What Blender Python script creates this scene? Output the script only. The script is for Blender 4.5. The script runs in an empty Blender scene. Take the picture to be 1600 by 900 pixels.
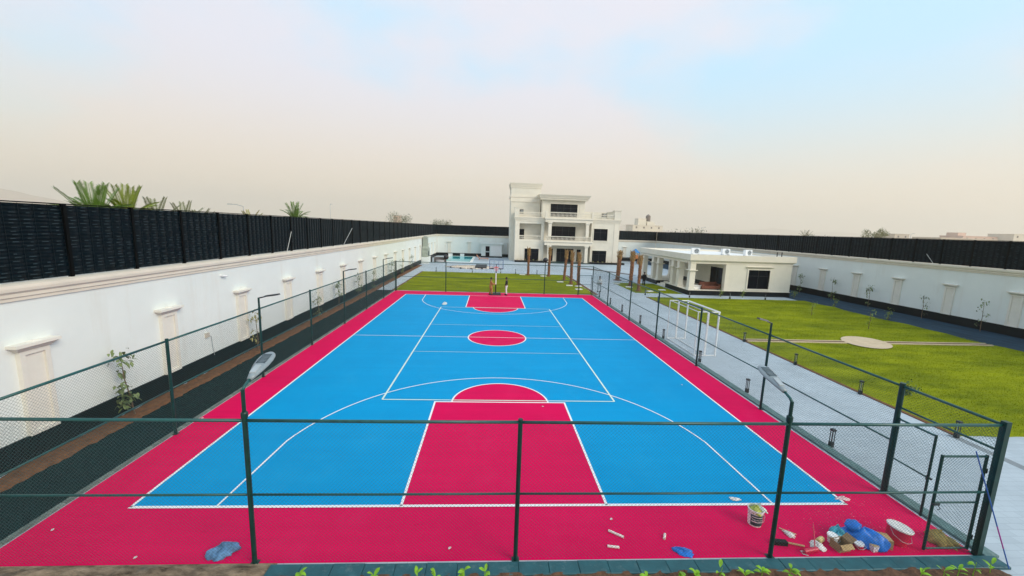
import bpy, math, random
import numpy as np
from mathutils import Vector, Matrix

SC = bpy.context.scene
COL = SC.collection
R = math.radians

# ------------------------------------------------------------------ camera
cam = bpy.data.cameras.new('camera')
cam.sensor_width = 36.0
cam.lens = 36.0 * 623.08 / 1600.0
cam.clip_start = 0.05
cam.clip_end = 30000
camo = bpy.data.objects.new('camera', cam)
COL.objects.link(camo)
_r = Vector((0.99821, -0.05018, 0.03253)); _u = Vector((-0.0247, 0.14946, 0.98846)); _f = Vector((0.05447, 0.98749, -0.14795))
camo.matrix_world = Matrix(((_r.x, _u.x, -_f.x, -0.4916), (_r.y, _u.y, -_f.y, -23.6444), (_r.z, _u.z, -_f.z, 6.6427), (0, 0, 0, 1)))
SC.camera = camo

# ------------------------------------------------------------------ sky, sun, exposure
SUN_EL, SUN_AZ = 32.0, 128.0          # azimuth clockwise from +Y: behind the viewer, to the right
SKY_K = 0.085
SKY_OFF = (0.35, 0.1, 0.2)
world = bpy.data.worlds.new('World'); SC.world = world; world.use_nodes = True
nt = world.node_tree; nt.nodes.clear()
def N(tree, typ, **kw):
    n = tree.nodes.new(typ)
    for k, v in kw.items():
        setattr(n, k, v)
    return n
out = N(nt, 'ShaderNodeOutputWorld'); bg = N(nt, 'ShaderNodeBackground')
sky = N(nt, 'ShaderNodeTexSky', sky_type='NISHITA', sun_disc=False, sun_elevation=R(SUN_EL), sun_rotation=R(SUN_AZ),
        altitude=600, air_density=1.0, dust_density=3.0, ozone_density=1.5)
bg.inputs['Strength'].default_value = SKY_K
tc = N(nt, 'ShaderNodeTexCoord'); sep = N(nt, 'ShaderNodeSeparateXYZ')
nt.links.new(tc.outputs['Generated'], sep.inputs[0])
# thin high cloud and dust: peach haze near the horizon, pale blue above, soft pinkish drifts
def mixrgb(a, b, fac):
    m = N(nt, 'ShaderNodeMix', data_type='RGBA')
    for key, v in (('A', a), ('B', b)):
        if isinstance(v, tuple): m.inputs[key].default_value = (*v, 1)
        else: nt.links.new(v, m.inputs[key])
    if isinstance(fac, float): m.inputs['Factor'].default_value = fac
    else: nt.links.new(fac, m.inputs['Factor'])
    return m.outputs['Result']
def mrange(v, f0, f1, t0, t1, smooth=True):
    m = N(nt, 'ShaderNodeMapRange', interpolation_type='SMOOTHSTEP' if smooth else 'LINEAR')
    for k, x in (('From Min', f0), ('From Max', f1), ('To Min', t0), ('To Max', t1)): m.inputs[k].default_value = x
    nt.links.new(v, m.inputs['Value']); return m.outputs[0]
def skynoise(scale, loc, zs, detail=5):
    mp = N(nt, 'ShaderNodeMapping'); mp.inputs['Scale'].default_value = (1, 1, zs); mp.inputs['Location'].default_value = loc
    nz = N(nt, 'ShaderNodeTexNoise'); nz.inputs['Scale'].default_value = scale; nz.inputs['Detail'].default_value = detail; nz.inputs['Roughness'].default_value = 0.5
    nt.links.new(tc.outputs['Generated'], mp.inputs[0]); nt.links.new(mp.outputs[0], nz.inputs['Vector']); return nz.outputs['Fac']
clear = mixrgb(sky.outputs[0], (3.5, 6.1, 7.9), 0.85)
drift = mrange(skynoise(1.5, SKY_OFF, 2.0), 0.40, 0.60, 0.05, 0.92)
upper = mixrgb(clear, (5.45, 5.35, 6.05), drift)
horizon = (6.3, 5.2, 3.8)
low = mrange(sep.outputs['Z'], 0.0, 0.34, 1.0, 0.0)
nt.links.new(mixrgb(upper, horizon, low), bg.inputs['Color']); nt.links.new(bg.outputs[0], out.inputs['Surface'])

sl = bpy.data.lights.new('sun', 'SUN'); sl.energy = 1.5; sl.angle = R(28); sl.color = (1.0, 0.90, 0.74)
so = bpy.data.objects.new('sun', sl); COL.objects.link(so)
_d = Vector((math.sin(R(SUN_AZ)) * math.cos(R(SUN_EL)), math.cos(R(SUN_AZ)) * math.cos(R(SUN_EL)), math.sin(R(SUN_EL))))
so.rotation_euler = _d.to_track_quat('Z', 'Y').to_euler()
so.location = (20, -40, 40)
vs = SC.view_settings
vs.view_transform = 'Standard'; vs.look = 'None'; vs.gamma = 1.0; vs.use_curve_mapping = False
vs.exposure = 0.95
SC.render.engine = 'CYCLES'
SC.cycles.use_denoising = True
SC.cycles.max_bounces = 8
SC.cycles.volume_bounces = 1

# ------------------------------------------------------------------ helpers
random.seed(7)
rng = np.random.default_rng(7)
MATS = {}
def M(name, col, rough=0.6, var=0.12, scale=3.0, bump=0.0, bscale=60.0, metal=0.0, spec=0.5, col2=None, detail=4.0, stretch=None, trans=0.0, dirt=0.0, dirt_col=(0.2, 0.16, 0.12), dirt_scale=1.2, dirt_stretch=None, rnd=False):
    if name in MATS:
        return MATS[name]
    m = bpy.data.materials.new(name); m.use_nodes = True; t = m.node_tree
    b = t.nodes['Principled BSDF']
    b.inputs['Roughness'].default_value = rough; b.inputs['Metallic'].default_value = metal
    b.inputs['Specular IOR Level'].default_value = spec
    if trans: b.inputs['Transmission Weight'].default_value = trans
    c1 = tuple(max(0, x * (1 - var)) for x in col); c2 = col2 or tuple(min(1, x * (1 + var)) for x in col)
    tcn = N(t, 'ShaderNodeTexCoord'); mp = N(t, 'ShaderNodeMapping')
    if stretch: mp.inputs['Scale'].default_value = stretch
    co = tcn.outputs['Object']
    if rnd:
        oi = N(t, 'ShaderNodeObjectInfo'); ml = N(t, 'ShaderNodeMath', operation='MULTIPLY'); ml.inputs[1].default_value = 61.0; t.links.new(oi.outputs['Random'], ml.inputs[0])
        va = N(t, 'ShaderNodeVectorMath', operation='ADD'); t.links.new(co, va.inputs[0]); t.links.new(ml.outputs[0], va.inputs[1]); co = va.outputs[0]
    t.links.new(co, mp.inputs[0])
    n = N(t, 'ShaderNodeTexNoise'); n.inputs['Scale'].default_value = scale; n.inputs['Detail'].default_value = detail; n.inputs['Roughness'].default_value = 0.65
    t.links.new(mp.outputs[0], n.inputs['Vector'])
    mr = N(t, 'ShaderNodeMapRange'); mr.inputs['From Min'].default_value = 0.3; mr.inputs['From Max'].default_value = 0.7
    t.links.new(n.outputs['Fac'], mr.inputs['Value'])
    mi = N(t, 'ShaderNodeMix', data_type='RGBA')
    mi.inputs['A'].default_value = (*c1, 1); mi.inputs['B'].default_value = (*c2, 1)
    t.links.new(mr.outputs[0], mi.inputs['Factor'])
    res = mi.outputs['Result']
    if dirt:
        n3 = N(t, 'ShaderNodeTexNoise'); n3.inputs['Scale'].default_value = dirt_scale; n3.inputs['Detail'].default_value = 8; n3.inputs['Roughness'].default_value = 0.7
        mp3 = N(t, 'ShaderNodeMapping'); mp3.inputs['Scale'].default_value = dirt_stretch or (1, 1, 1); t.links.new(co, mp3.inputs[0]); t.links.new(mp3.outputs[0], n3.inputs['Vector'])
        r3 = N(t, 'ShaderNodeMapRange'); r3.inputs['From Min'].default_value = 0.55; r3.inputs['From Max'].default_value = 0.75; r3.inputs['To Max'].default_value = dirt
        t.links.new(n3.outputs['Fac'], r3.inputs['Value'])
        m3 = N(t, 'ShaderNodeMix', data_type='RGBA'); m3.inputs['B'].default_value = (*dirt_col, 1)
        t.links.new(r3.outputs[0], m3.inputs['Factor']); t.links.new(res, m3.inputs['A']); res = m3.outputs['Result']
    t.links.new(res, b.inputs['Base Color'])
    if bump:
        n2 = N(t, 'ShaderNodeTexNoise'); n2.inputs['Scale'].default_value = bscale; n2.inputs['Detail'].default_value = 3
        t.links.new(mp.outputs[0], n2.inputs['Vector'])
        bp = N(t, 'ShaderNodeBump'); bp.inputs['Strength'].default_value = bump; bp.inputs['Distance'].default_value = 0.02
        t.links.new(n2.outputs['Fac'], bp.inputs['Height']); t.links.new(bp.outputs[0], b.inputs['Normal'])
    MATS[name] = m
    return m

class MB:
    """collects polygons, builds ONE mesh object"""
    def __init__(s):
        s.v = []; s.f = []; s.mi = []; s.m = 0
    def add(s, vs, fs):
        o = len(s.v); s.v += [tuple(p) for p in vs]
        for f in fs:
            s.f.append(tuple(o + i for i in f)); s.mi.append(s.m)
        return s
    def box(s, x0, x1, y0, y1, z0, z1):
        return s.add([(x0, y0, z0), (x1, y0, z0), (x1, y1, z0), (x0, y1, z0), (x0, y0, z1), (x1, y0, z1), (x1, y1, z1), (x0, y1, z1)],
                     [(0, 3, 2, 1), (4, 5, 6, 7), (0, 1, 5, 4), (1, 2, 6, 5), (2, 3, 7, 6), (3, 0, 4, 7)])
    def cbox(s, c, d):
        return s.box(c[0] - d[0] / 2, c[0] + d[0] / 2, c[1] - d[1] / 2, c[1] + d[1] / 2, c[2] - d[2] / 2, c[2] + d[2] / 2)
    def taper(s, x0, x1, y0, y1, z0, X0, X1, Y0, Y1, z1):
        return s.add([(x0, y0, z0), (x1, y0, z0), (x1, y1, z0), (x0, y1, z0), (X0, Y0, z1), (X1, Y0, z1), (X1, Y1, z1), (X0, Y1, z1)],
                     [(0, 3, 2, 1), (4, 5, 6, 7), (0, 1, 5, 4), (1, 2, 6, 5), (2, 3, 7, 6), (3, 0, 4, 7)])
    def tube(s, pts, rad, n=10, cap=True):
        pts = [Vector(p) for p in pts]
        if not hasattr(rad, '__len__'): rad = [rad] * len(pts)
        rings = []; ref = None
        for i, p in enumerate(pts):
            d = (pts[min(i + 1, len(pts) - 1)] - pts[max(i - 1, 0)]).normalized()
            if ref is None:
                ref = Vector((0, 0, 1)) if abs(d.z) < 0.9 else Vector((1, 0, 0))
            a = d.cross(ref).normalized(); b = a.cross(d).normalized(); ref = b
            rings.append([p + (a * math.cos(2 * math.pi * k / n) + b * math.sin(2 * math.pi * k / n)) * rad[i] for k in range(n)])
        vs = [q for r in rings for q in r]; fs = []
        for i in range(len(pts) - 1):
            for k in range(n):
                k2 = (k + 1) % n
                fs.append((i * n + k, i * n + k2, (i + 1) * n + k2, (i + 1) * n + k))
        if cap:
            fs.append(tuple(range(n - 1, -1, -1))); fs.append(tuple(len(vs) - n + k for k in range(n)))
        return s.add(vs, [tuple(reversed(f)) for f in fs])
    def lathe(s, prof, n=20, c=(0, 0), cap=True, sq=1.0):
        vs = []; fs = []
        for r, z in prof:
            vs += [(c[0] + r * math.cos(2 * math.pi * k / n), c[1] + sq * r * math.sin(2 * math.pi * k / n), z) for k in range(n)]
        for i in range(len(prof) - 1):
            for k in range(n):
                k2 = (k + 1) % n
                fs.append((i * n + k, i * n + k2, (i + 1) * n + k2, (i + 1) * n + k))
        if cap:
            fs.append(tuple(range(n - 1, -1, -1))); fs.append(tuple(len(vs) - n + k for k in range(n)))
        return s.add(vs, fs)
    def extrude(s, prof, p0, p1, axis):
        """closed 2-D profile (a, z) swept from p0 to p1 along axis 'x' or 'y'"""
        n = len(prof); vs = []
        for t in (p0, p1):
            vs += [((a, t, z) if axis == 'y' else (t, a, z)) for a, z in prof]
        fs = [(i, (i + 1) % n, n + (i + 1) % n, n + i) for i in range(n)]
        fs += [tuple(range(n - 1, -1, -1)), tuple(range(n, 2 * n))]
        return s.add(vs, fs)
    def poly(s, pts, z):
        return s.add([(x, y, z) for x, y in pts], [tuple(range(len(pts)))])
    def strip(s, pts, w, z):
        """flat painted line along 2-D points"""
        P = [Vector(p) for p in pts]; L = []; Rr = []
        for i, p in enumerate(P):
            d = (P[min(i + 1, len(P) - 1)] - P[max(i - 1, 0)]).normalized(); nrm = Vector((-d.y, d.x)) * w / 2
            L.append(p + nrm); Rr.append(p - nrm)
        n = len(P)
        return s.add([(q.x, q.y, z) for q in L] + [(q.x, q.y, z) for q in Rr], [(n + i, n + i + 1, i + 1, i) for i in range(n - 1)])
    def mesh(s, name, mats, smooth=False, recalc=True):
        me = bpy.data.meshes.new(name); me.from_pydata(s.v, [], s.f)
        for m in (mats if isinstance(mats, (list, tuple)) else [mats]): me.materials.append(m)
        if any(s.mi): me.polygons.foreach_set('material_index', s.mi)
        if smooth: me.polygons.foreach_set('use_smooth', [True] * len(me.polygons))
        if recalc and len(s.f) < 60000:
            import bmesh
            b = bmesh.new(); b.from_mesh(me); bmesh.ops.recalc_face_normals(b, faces=b.faces); b.to_mesh(me); b.free()
        me.update()
        return me
    def build(s, name, mats, parent=None, smooth=False, loc=None, rot=None, recalc=True):
        return link(name, s.mesh(name, mats, smooth, recalc), parent, loc, rot)

def link(name, me, parent=None, loc=None, rot=None):
    o = bpy.data.objects.new(name, me); COL.objects.link(o)
    if parent is not None: o.parent = parent
    if loc is not None: o.location = loc
    if rot is not None: o.rotation_euler = rot
    return o
def empty(name, loc=(0, 0, 0), rz=0.0):
    o = bpy.data.objects.new(name, None); COL.objects.link(o); o.location = loc; o.rotation_euler = (0, 0, rz); o.empty_display_size = 0.2
    return o
def tag(o, label, cat, group=None):
    o['label'] = label; o['category'] = cat
    if group: o['group'] = group
    return o
def struct(o):
    o['kind'] = 'structure'; return o
def stuff(o):
    o['kind'] = 'stuff'; return o
def copy_tree(o, parent=None):
    c = o.copy(); COL.objects.link(c)
    if parent is not None: c.parent = parent
    for ch in o.children: copy_tree(ch, c)
    return c
ORD = ['first', 'second', 'third', 'fourth', 'fifth', 'sixth', 'seventh', 'eighth', 'ninth', 'tenth', 'eleventh', 'twelfth', 'thirteenth', 'fourteenth', 'fifteenth', 'sixteenth', 'seventeenth', 'eighteenth']

def arc(cx, cy, r, a0, a1, n=40):
    return [(cx + r * math.cos(a0 + (a1 - a0) * i / n), cy + r * math.sin(a0 + (a1 - a0) * i / n)) for i in range(n + 1)]

# ------------------------------------------------------------------ materials
def court_mat(name, col, dust, dark):
    """acrylic court paint: roller streaks, dust drifts and a few scuffs"""
    m = bpy.data.materials.new(name); m.use_nodes = True; t = m.node_tree; b = t.nodes['Principled BSDF']
    b.inputs['Roughness'].default_value = 0.6; b.inputs['Specular IOR Level'].default_value = 0.05
    tcn = N(t, 'ShaderNodeTexCoord')
    def nz(scale, st, f0, f1, t0, t1, detail=6, rough=.6):
        mp = N(t, 'ShaderNodeMapping'); mp.inputs['Scale'].default_value = st; t.links.new(tcn.outputs['Object'], mp.inputs[0])
        n = N(t, 'ShaderNodeTexNoise'); n.inputs['Scale'].default_value = scale; n.inputs['Detail'].default_value = detail; n.inputs['Roughness'].default_value = rough
        t.links.new(mp.outputs[0], n.inputs['Vector'])
        r = N(t, 'ShaderNodeMapRange'); r.inputs['From Min'].default_value = f0; r.inputs['From Max'].default_value = f1; r.inputs['To Min'].default_value = t0; r.inputs['To Max'].default_value = t1
        t.links.new(n.outputs['Fac'], r.inputs['Value']); return r.outputs[0]
    def mx_(a, bcol, f):
        q = N(t, 'ShaderNodeMix', data_type='RGBA'); q.inputs['B'].default_value = (*bcol, 1)
        if isinstance(a, tuple): q.inputs['A'].default_value = (*a, 1)
        else: t.links.new(a, q.inputs['A'])
        t.links.new(f, q.inputs['Factor']); return q.outputs['Result']
    c = mx_(col, dark, nz(1.0, (.10, 2.4, 1), .35, .70, 0, .30))           # rolled on across the court
    c = mx_(c, dark, nz(.35, (1, 1, 1), .45, .7, 0, .36, 9, .7))
    c = mx_(c, dust, nz(.8, (1, .6, 1), .52, .74, 0, .22, 10, .72))
    c = mx_(c, dark, nz(2.6, (.5, 1, 1), .70, .76, 0, .55, 3, .5))         # scuffs
    c = mx_(c, dust, nz(14, (1, 1, 1), .72, .78, 0, .35, 2, .5))
    t.links.new(c, b.inputs['Base Color'])
    n2 = N(t, 'ShaderNodeTexNoise'); n2.inputs['Scale'].default_value = 140; t.links.new(tcn.outputs['Object'], n2.inputs['Vector'])
    bp = N(t, 'ShaderNodeBump'); bp.inputs['Strength'].default_value = .25; bp.inputs['Distance'].default_value = .01; t.links.new(n2.outputs['Fac'], bp.inputs['Height']); t.links.new(bp.outputs[0], b.inputs['Normal'])
    return m
m_red = court_mat('court_red', (0.70, 0.0005, 0.088), (0.70, 0.035, 0.145), (0.49, 0.0004, 0.062))
m_blue = court_mat('court_blue', (0.0005, 0.305, 0.615), (0.03, 0.37, 0.63), (0.0004, 0.235, 0.50))
m_line = M('line_white', (0.82, 0.83, 0.83), 0.5, 0.04, 5)
m_line2 = M('line_pale', (0.62, 0.78, 0.68), 0.5, 0.08, 5)
m_sand = M('desert_sand', (0.42, 0.33, 0.23), 0.95, 0.15, 0.02, 0.2, 3)
m_wall = M('wall_white', (0.72, 0.765, 0.745), 0.75, 0.03, 0.6, 0.08, 30, dirt=0.40, dirt_col=(0.58, 0.54, 0.46), dirt_scale=1.0, dirt_stretch=(.9, .9, .12))
m_cream = M('stone_cream', (0.75, 0.69, 0.58), 0.7, 0.06, 1.5, 0.1, 40)
m_house = M('house_stone', (0.71, 0.675, 0.58), 0.75, 0.05, 0.8, 0.08, 20)
m_house2 = M('house_trim', (0.75, 0.70, 0.595), 0.7, 0.05, 0.8)
m_plinth = M('plinth_black', (0.004, 0.007, 0.009), 0.45, 0.3, 2, 0.1, 30, spec=0.25)
m_screen = M('screen_strip', (0.0014, 0.006, 0.0095), 0.42, 0.3, 4, spec=0.09)
m_screenp = M('screen_post', (0.001, 0.0015, 0.002), 0.6, 0.2, 4, spec=0.08)
m_green = M('fence_green', (0.004, 0.036, 0.031), 0.38, 0.25, 6, spec=.35)
m_rail = M('rail_green', (0.006, 0.075, 0.072), 0.38, 0.25, 6)
m_wire = M('wire_green', (0.015, 0.07, 0.07), 0.4, 0.2, 6)
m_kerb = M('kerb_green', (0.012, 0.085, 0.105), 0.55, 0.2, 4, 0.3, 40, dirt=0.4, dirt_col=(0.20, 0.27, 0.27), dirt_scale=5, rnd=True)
m_mat = M('dark_mat', (0.004, 0.017, 0.018), 0.9, 0.4, 6, 0.6, 90, spec=0.15, dirt=0.3, dirt_col=(0.015, 0.06, 0.055), dirt_scale=1.5)
m_mat2 = M('dark_gravel', (0.014, 0.040, 0.068), 0.85, 0.4, 1.5, 0.6, 40, spec=.2, stretch=(1, .35, 1), dirt=0.5, dirt_col=(0.035, 0.10, 0.13), dirt_scale=.6)
m_soil = M('soil_orange', (0.15, 0.062, 0.022), 0.95, 0.35, 6, 0.8, 30)
m_soil2 = M('soil_brown', (0.11, 0.055, 0.03), 0.95, 0.5, 9, 1.0, 40)
m_turf = M('turf', (0.155, 0.205, 0.003), 0.9, 0.3, 0.55, 0.9, 45, detail=10, stretch=(0.4, 1.3, 1), spec=0.1, col2=(0.30, 0.335, 0.005), dirt=0.75, dirt_col=(0.05, 0.09, 0.003), dirt_scale=0.45, dirt_stretch=(.6, 1.2, 1))
m_blade = M('grass_blade', (0.17, 0.225, 0.003), 0.8, 0.3, 0.55, detail=10, stretch=(0.4, 1.3, 1), spec=0.1, col2=(0.32, 0.36, 0.005), dirt=0.75, dirt_col=(0.055, 0.10, 0.003), dirt_scale=0.45, dirt_stretch=(.6, 1.2, 1))
m_glass = M('dark_glass', (0.004, 0.006, 0.010), 0.10, 0.3, 0.5, spec=0.10)
m_frame = M('window_frame_dark', (0.012, 0.012, 0.014), 0.4, 0.2, 3)
m_white = M('white_paint', (0.80, 0.81, 0.81), 0.4, 0.03, 4)
m_black = M('black_metal', (0.010, 0.011, 0.012), 0.4, 0.2, 5)
m_grey = M('grey_metal', (0.36, 0.40, 0.42), 0.35, 0.1, 6)
m_grey2 = M('lamp_lens', (0.07, 0.10, 0.12), 0.25, 0.15, 12)
m_water = M('pool_water', (0.015, 0.46, 0.52), 0.06, 0.12, 0.6, 0.15, 3)
m_leaf = M('leaf_green', (0.07, 0.13, 0.02), 0.55, 0.5, 3)
m_leafb = M('leaf_bright', (0.20, 0.42, 0.01), 0.45, 0.35, 5)
m_leafd = M('leaf_dry', (0.27, 0.25, 0.09), 0.7, 0.4, 3)
m_frond = M('frond_green', (0.085, 0.175, 0.009), 0.5, 0.45, 1.5)
m_frondg = M('frond_dusty', (0.17, 0.19, 0.09), 0.6, 0.35, 1.5)
m_trunk = M('palm_trunk', (0.20, 0.085, 0.038), 0.95, 0.6, 7, 1.0, 14)
m_trunkt = M('palm_top', (0.29, 0.175, 0.07), 0.95, 0.6, 7, 1.0, 14)  # far window colour lightened as if seen through haze
m_bark = M('bark', (0.16, 0.11, 0.07), 0.9, 0.3, 8)
m_skin = M('skin', (0.16, 0.085, 0.055), 0.5, 0.1, 6)
m_hair = M('hair', (0.008, 0.007, 0.007), 0.6, 0.2, 6)
m_robe = M('cloth_ochre', (0.36, 0.19, 0.065), 0.9, 0.25, 5)
m_cblack = M('cloth_black', (0.008, 0.008, 0.010), 0.9, 0.3, 5)
m_cwhite = M('cloth_white', (0.62, 0.68, 0.70), 0.9, 0.1, 5)
m_cgrey = M('cloth_grey', (0.32, 0.38, 0.42), 0.9, 0.1, 5)
m_haze_rock = M('far_rock', (0.34, 0.25, 0.18), 0.95, 0.15, 0.002)
m_farb = M('far_wall_tan', (0.58, 0.51, 0.42), 0.9, 0.08, 0.1)  # far wall colours paled towards the haze tone, fading painted in
m_farp = M('far_wall_pink', (0.62, 0.46, 0.38), 0.9, 0.08, 0.1)
m_farc = M('far_wall_cream', (0.68, 0.63, 0.53), 0.9, 0.08, 0.1)

def paving_mat():
    m = bpy.data.materials.new('paving_blocks'); m.use_nodes = True; t = m.node_tree; b = t.nodes['Principled BSDF']
    b.inputs['Roughness'].default_value = 0.6
    tcn = N(t, 'ShaderNodeTexCoord')
    br = N(t, 'ShaderNodeTexBrick'); br.inputs['Scale'].default_value = 1.0
    br.inputs['Brick Width'].default_value = 0.40; br.inputs['Row Height'].default_value = 0.20; br.inputs['Mortar Size'].default_value = 0.008
    br.inputs['Color1'].default_value = (0.42, 0.49, 0.54, 1); br.inputs['Color2'].default_value = (0.38, 0.445, 0.495, 1); br.inputs['Mortar'].default_value = (0.324, 0.387, 0.441, 1)
    t.links.new(tcn.outputs['Object'], br.inputs['Vector'])
    n = N(t, 'ShaderNodeTexNoise'); n.inputs['Scale'].default_value = 0.35; n.inputs['Detail'].default_value = 8; n.inputs['Roughness'].default_value = 0.65
    t.links.new(tcn.outputs['Object'], n.inputs['Vector'])
    mr = N(t, 'ShaderNodeMapRange'); mr.inputs['From Min'].default_value = 0.3; mr.inputs['From Max'].default_value = 0.7; mr.inputs['To Min'].default_value = 0.86; mr.inputs['To Max'].default_value = 1.12
    t.links.new(n.outputs['Fac'], mr.inputs['Value'])
    mm = N(t, 'ShaderNodeMix', data_type='RGBA', blend_type='MULTIPLY'); mm.inputs['Factor'].default_value = 1.0
    t.links.new(br.outputs['Color'], mm.inputs['A']); t.links.new(mr.outputs[0], mm.inputs['B'])
    t.links.new(mm.outputs['Result'], b.inputs['Base Color'])
    return m
m_pave = paving_mat()

# ------------------------------------------------------------------ terrain and ground sheets
g = MB(); g.poly([(-9000, -3000), (9000, -3000), (9000, 9000), (-9000, 9000)], -0.06)
struct(g.build('ground', m_sand))
g = MB(); g.poly([(-12.9, -24), (37.9, -24), (37.9, 68.1), (-12.9, 68.1)], 0.0)
struct(g.build('paving', m_pave))

def hills(name, cx, cy, w, h, seed, n=60, depth=600):
    r = random.Random(seed); mb = MB(); vs = []; rows = 7
    ph = [r.uniform(0, 6.28) for _ in range(6)]
    for j in range(rows):
        t = j / (rows - 1)
        for i in range(n + 1):
            s = i / n; x = cx + (s - .5) * w
            e = math.sin(math.pi * s) ** .7
            hh = h * e * (0.62 + 0.2 * math.sin(5 * s + ph[0]) + 0.12 * math.sin(13 * s + ph[1]) + 0.06 * math.sin(29 * s + ph[2]))
            prof = math.sin(math.pi * t) ** 0.8
            vs.append((x + r.uniform(-4, 4), cy + (t - .5) * depth, max(-0.5, hh * prof * (1 + r.uniform(-.06, .06))) - 0.5))
    fs = [(j * (n + 1) + i, j * (n + 1) + i + 1, (j + 1) * (n + 1) + i + 1, (j + 1) * (n + 1) + i) for j in range(rows - 1) for i in range(n)]
    mb.add(vs, fs)
    return struct(mb.build(name, m_haze_rock, smooth=False))
hills('hills', 1750, 5600, 1500, 330, 3)
hills('hills', 5200, 6800, 5200, 260, 9)
hills('hills', -5200, 3300, 5200, 250, 5)

# court: red slab, blue field, markings
CW, CL = 8.62, 14.91
FX, FN, FF = 10.1, -16.5, 17.0
g = MB(); g.box(-FX, FX, FN, FF, -0.05, 0.012); court = struct(g.build('court_surface', m_red))
g = MB(); g.poly([(-CW, -CL), (CW, -CL), (CW, CL), (-CW, CL)], 0.016); g.build('court_field', m_blue, court)
KW, KL = 2.485, 5.76
for s in (-1, 1):
    g = MB()
    g.poly([(-KW, s * CL), (KW, s * CL), (KW, s * (CL - KL)), (-KW, s * (CL - KL))][::(1 if s < 0 else -1)], 0.020)
    a0 = 0 if s < 0 else math.pi
    g.poly(arc(0, s * (CL - KL), 1.85, a0, a0 + math.pi), 0.020)
    g.build('key_area', m_red, court, recalc=False)
g = MB(); g.poly(arc(0, 0, 1.75, 0, 2 * math.pi, 64)[:-1], 0.020); g.build('center_circle', m_red, court)
LW = 0.065
g = MB(); zz = 0.024
g.strip([(-CW - LW / 2, -CL), (CW + LW / 2, -CL)], LW * 1.25, zz).strip([(-CW - LW / 2, CL), (CW + LW / 2, CL)], LW, zz)
g.strip([(-CW, -CL), (-CW, CL)], LW, zz).strip([(CW, -CL), (CW, CL)], LW, zz)
g.build('boundary_line', m_line, court)
g = MB(); g.strip([(-CW, 0), (CW, 0)], 0.05, zz); g.build('half_line', m_line, court)
g = MB(); g.strip(arc(0, 0, 1.75, 0, 2 * math.pi, 72), LW, zz + .001); g.build('circle_line', m_line, court)
for s in (-1, 1):
    g = MB(); g.strip([(-KW, s * CL), (-KW, s * (CL - KL)), ], LW, zz); g.strip([(KW, s * CL), (KW, s * (CL - KL))], LW, zz)
    g.strip([(-KW - LW / 2, s * (CL - KL)), (KW + LW / 2, s * (CL - KL))], LW, zz + .001)
    a0 = 0 if s < 0 else math.pi
    g.strip(arc(0, s * (CL - KL), 1.85, a0, a0 + math.pi), LW, zz + .002)
    g.build('key_line', m_line, court)
    a1 = math.asin(1.33 / 6.7); g = MB()
    A = arc(0, -13.335, 6.69, a1, math.pi - a1, 60)
    pts = [(6.72, -CL)] + A + [(-6.72, -CL)]
    g.strip([(x, y if s < 0 else -y) for x, y in pts], 0.05, zz + .002); g.build('three_point_line', m_line, court)
g = MB(); zz = 0.029
for x in (-4.5, 4.5): g.strip([(x, -9), (x, 9)], 0.07, zz)
for y in (-9, 9): g.strip([(-4.5, y), (4.5, y)], 0.06, zz + .001)
for y in (-3, 3): g.strip([(-4.5, y), (4.5, y)], 0.035, zz + .001)
g.build('volleyball_line', m_line2, court)

# left corridor, soil strips, right dark strip
g = MB(); g.box(-12.1, -10.28, -22, 17.2, -0.05, 0.006); struct(g.build('dark_path', m_mat))
def rough_strip(name, mat, x0, x1, y0, y1, z, amp, nx, ny, seed):
    r = random.Random(seed); vs = []; fs = []
    for j in range(ny + 1):
        for i in range(nx + 1):
            ed = 0 if 0 < i < nx else 0.06
            vs.append((x0 + (x1 - x0) * i / nx + r.uniform(-ed, ed), y0 + (y1 - y0) * j / ny, (z + r.uniform(0, amp)) if 0 < i < nx else z - 0.02))
    for j in range(ny):
        for i in range(nx):
            fs.append((j * (nx + 1) + i, j * (nx + 1) + i + 1, (j + 1) * (nx + 1) + i + 1, (j + 1) * (nx + 1) + i))
    mb = MB(); mb.add(vs, fs); return struct(mb.build(name, mat, smooth=True))
rough_strip('soil_bed', m_soil, -12.72, -12.0, -22, 44, 0.025, 0.06, 8, 440, 1)
g = MB(); g.box(32.4, 37.76, -24, 66, -0.05, 0.006); struct(g.build('gravel_bed', m_mat2))
g = MB(); g.box(15.55, 15.85, -24, -11.4, -0.05, 0.004); struct(g.build('drain_strip', M('drain_grey', (.20, .23, .25), .7, .15, 4)))

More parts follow.
